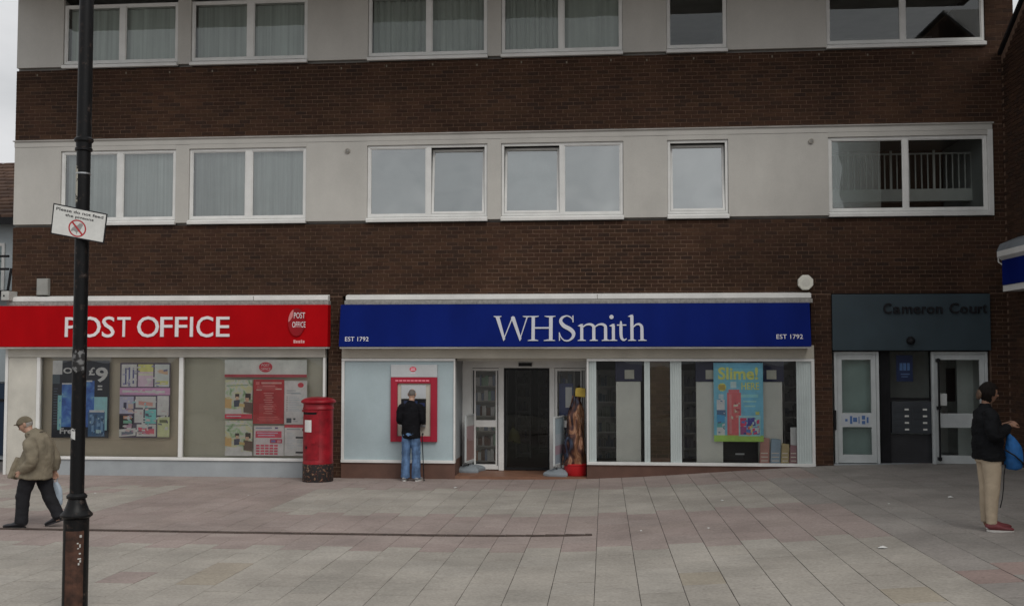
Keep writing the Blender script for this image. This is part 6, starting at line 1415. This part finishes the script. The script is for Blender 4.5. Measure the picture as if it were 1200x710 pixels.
def woman():
    p = gpt(1163, 621)
    t = thing('person', 'woman in a black jacket and beige trousers standing in profile on the right', 'person', tuple(p), R(90), local=True)
    b = MB()
    limb(b, [V3(0, -.02, .82), V3(0, -.02, .95), V3(0, -.03, 1.1), V3(0, -.03, 1.24), V3(0, -.045, 1.33)], [(.14, .11), (.14, .105), (.14, .1), (.15, .1), (.06, .06)])
    limb(b, [V3(0, -.05, 1.32), V3(0, -.045, 1.39), V3(0, -.03, 1.45)], [.05, .047, .05])
    for s in (-1, 1):
        limb(b, [V3(s * .085, -.02, .86), V3(s * .09, -.02, .47), V3(s * .09, -.035, .09), V3(s * .09, .02, .05)], [.085, .055, .038, .034])
        w = V3(s * .07, .19, 1.165); limb(b, [V3(s * .13, -.05, 1.29), V3(s * .21, -.04, 1.05), w], [.045, .04, .026]); hand(b, w, V3(-s * .3, .9, .35), V3(-s * .6, 0, -.8), .6, .92, -s)
    mx_ = add_head(b, V3(0, -.01, 1.515), R(10), R(0), .97)
    blob(b, .0065, 'body', M['skin_dark'], t); eyes(mx_, .97, t)
    hair = paint((.009, .007, .006), .75, .4, 30, 'dark_hair', bump=.3, stretch=(2, 2, .6), spec=.1)
    ho = shell(mx_, .97, lambda d: (1.15 + .05 * noise.noise(d * 5) + .1 * max(0, d.y) + .09 * min(1, max(0, abs(d.x) - .35) * 3) * (1 if d.z < .5 else .4)) if (d.y > -.5 + .25 * (d.z < -.25) or d.z > .45) and d.z > -.8 else .86, hair, 'hair', t)
    b = MB(); V, F_ = sphere_dirs(16, 12); b.add([mx_ @ (Vector((0, .098, -.03)) + Vector((d.x * .055, d.y * .03, d.z * .06)) * (1 + .1 * noise.noise(d * 4))) for d in V], F_); b.build('hair_bun', paint((.085, .05, .03), .6, .3, 30, 'brown_hair', bump=.25), ho, smooth=True)
    b = MB()
    limb(b, [V3(0, -.025, .775), V3(0, -.025, .81), V3(0, -.03, .92), V3(0, -.045, 1.06), V3(0, -.045, 1.2), V3(0, -.055, 1.3), V3(0, -.05, 1.37)], [(.188, .165), (.192, .17), (.184, .162), (.172, .152), (.175, .14), (.13, .1), (.068, .068)], n=20)
    for s in (-1, 1): limb(b, [V3(s * .1, -.05, 1.29), V3(s * .17, -.05, 1.265), V3(s * .205, -.055, 1.16), V3(s * .22, -.035, 1.05), V3(s * .17, .07, 1.09), V3(s * .095, .165, 1.15)], [.065, .078, .068, .066, .058, .045])
    limb(b, [V3(0, -.055, 1.34), V3(0, -.05, 1.405)], [(.07, .07), (.062, .062)])
    blob(b, .010, 'jacket', paint((.006, .0065, .008), .85, .25, 8, 'black_jacket_knit', bump=.1, spec=.15), t, .022, (7, 7, 11))
    tr = paint((.4, .325, .235), .8, .1, 7, 'beige_cotton', bump=.08); b = MB()
    limb(b, [V3(0, -.03, .92), V3(0, -.03, .84), V3(0, -.025, .76)], [(.15, .13), (.165, .145), (.155, .135)])
    for s in (-1, 1): limb(b, [V3(s * .08, -.03, .84), V3(s * .085, -.02, .66), V3(s * .085, -.022, .46), V3(s * .085, -.035, .26), V3(s * .085, -.035, .08)], [(.092, .114), (.083, .098), (.072, .08), (.06, .066), (.05, .056)])
    blob(b, .009, 'trousers', tr, t, .0045, (8, 8, 14))
    sm_ = paint((.15, .03, .035), .6, .15, 9, 'burgundy_canvas'); so_ = paint((.55, .53, .5), .6, .1, 9, 'pale_sole')
    shoe(V3(-.085, -.085, 0), V3(-.12, .18, 0), t, sm_, so_); shoe(V3(.09, -.03, 0), V3(.1, .235, 0), t, sm_, so_)
    # drawstring bag on her forearms
    mw = Matrix.Translation(p) @ Matrix.Rotation(R(90), 4, 'Z'); c = mw @ V3(-.06, .215, .68)
    g = thing('drawstring_bag', 'bright blue drawstring bag with black cords hanging in front of the woman', 'bag', tuple(c))
    b = MB(); limb(b, [(0, 0, 0), (.0, 0, .02), (.005, 0, .12), (0, 0, .24), (-.03, 0, .34), (-.05, 0, .375)], [(.07, .05), (.092, .065), (.105, .075), (.09, .065), (.045, .04), (.028, .03)], Vector((1, 0, 0)), 18)
    blob(b, .009, 'bag_body', paint((.009, .095, .29), .7, .3, 9, 'blue_nylon', bump=.08), g, .012, (12, 12, 5))
    o_ = [-c.x, -c.y, -c.z]
    def cord(pts, r=.007):
        b = MB(); b.tube([Vector(q) for q in pts], r, 6, side=(0, 1, 0)); b.v = [(v[0] + c.x, v[1] + c.y, v[2] + c.z) for v in b.v]; b.build('cord', M['black'], g)
    cord([(-.05, 0, .36), (-.07, -.01, .42), (-.075, -.02, .48)]); cord([(-.05, .01, .36), (-.045, .05, .44), (-.06, .1, .485)])
    cord([(-.11, -.08, .22), (-.02, -.1, .16), (.06, -.085, .09), (.13, -.02, .02)], .009); cord([(-.1, -.05, .06), (-.115, -.04, -.06), (-.12, -.03, -.2), (-.135, -.03, -.32), (-.16, -.03, -.42)], .0055)
woman()
# loose flat objects get their own origin
for o in list(SC.objects):
    if o.type == 'MESH' and o.parent is None and 'category' in o:
        cs = [v.co for v in o.data.vertices]; m_ = sum(cs, Vector()) / len(cs); m_.z = min(c.z for c in cs)
        o.data.transform(Matrix.Translation(-m_)); o.location = m_
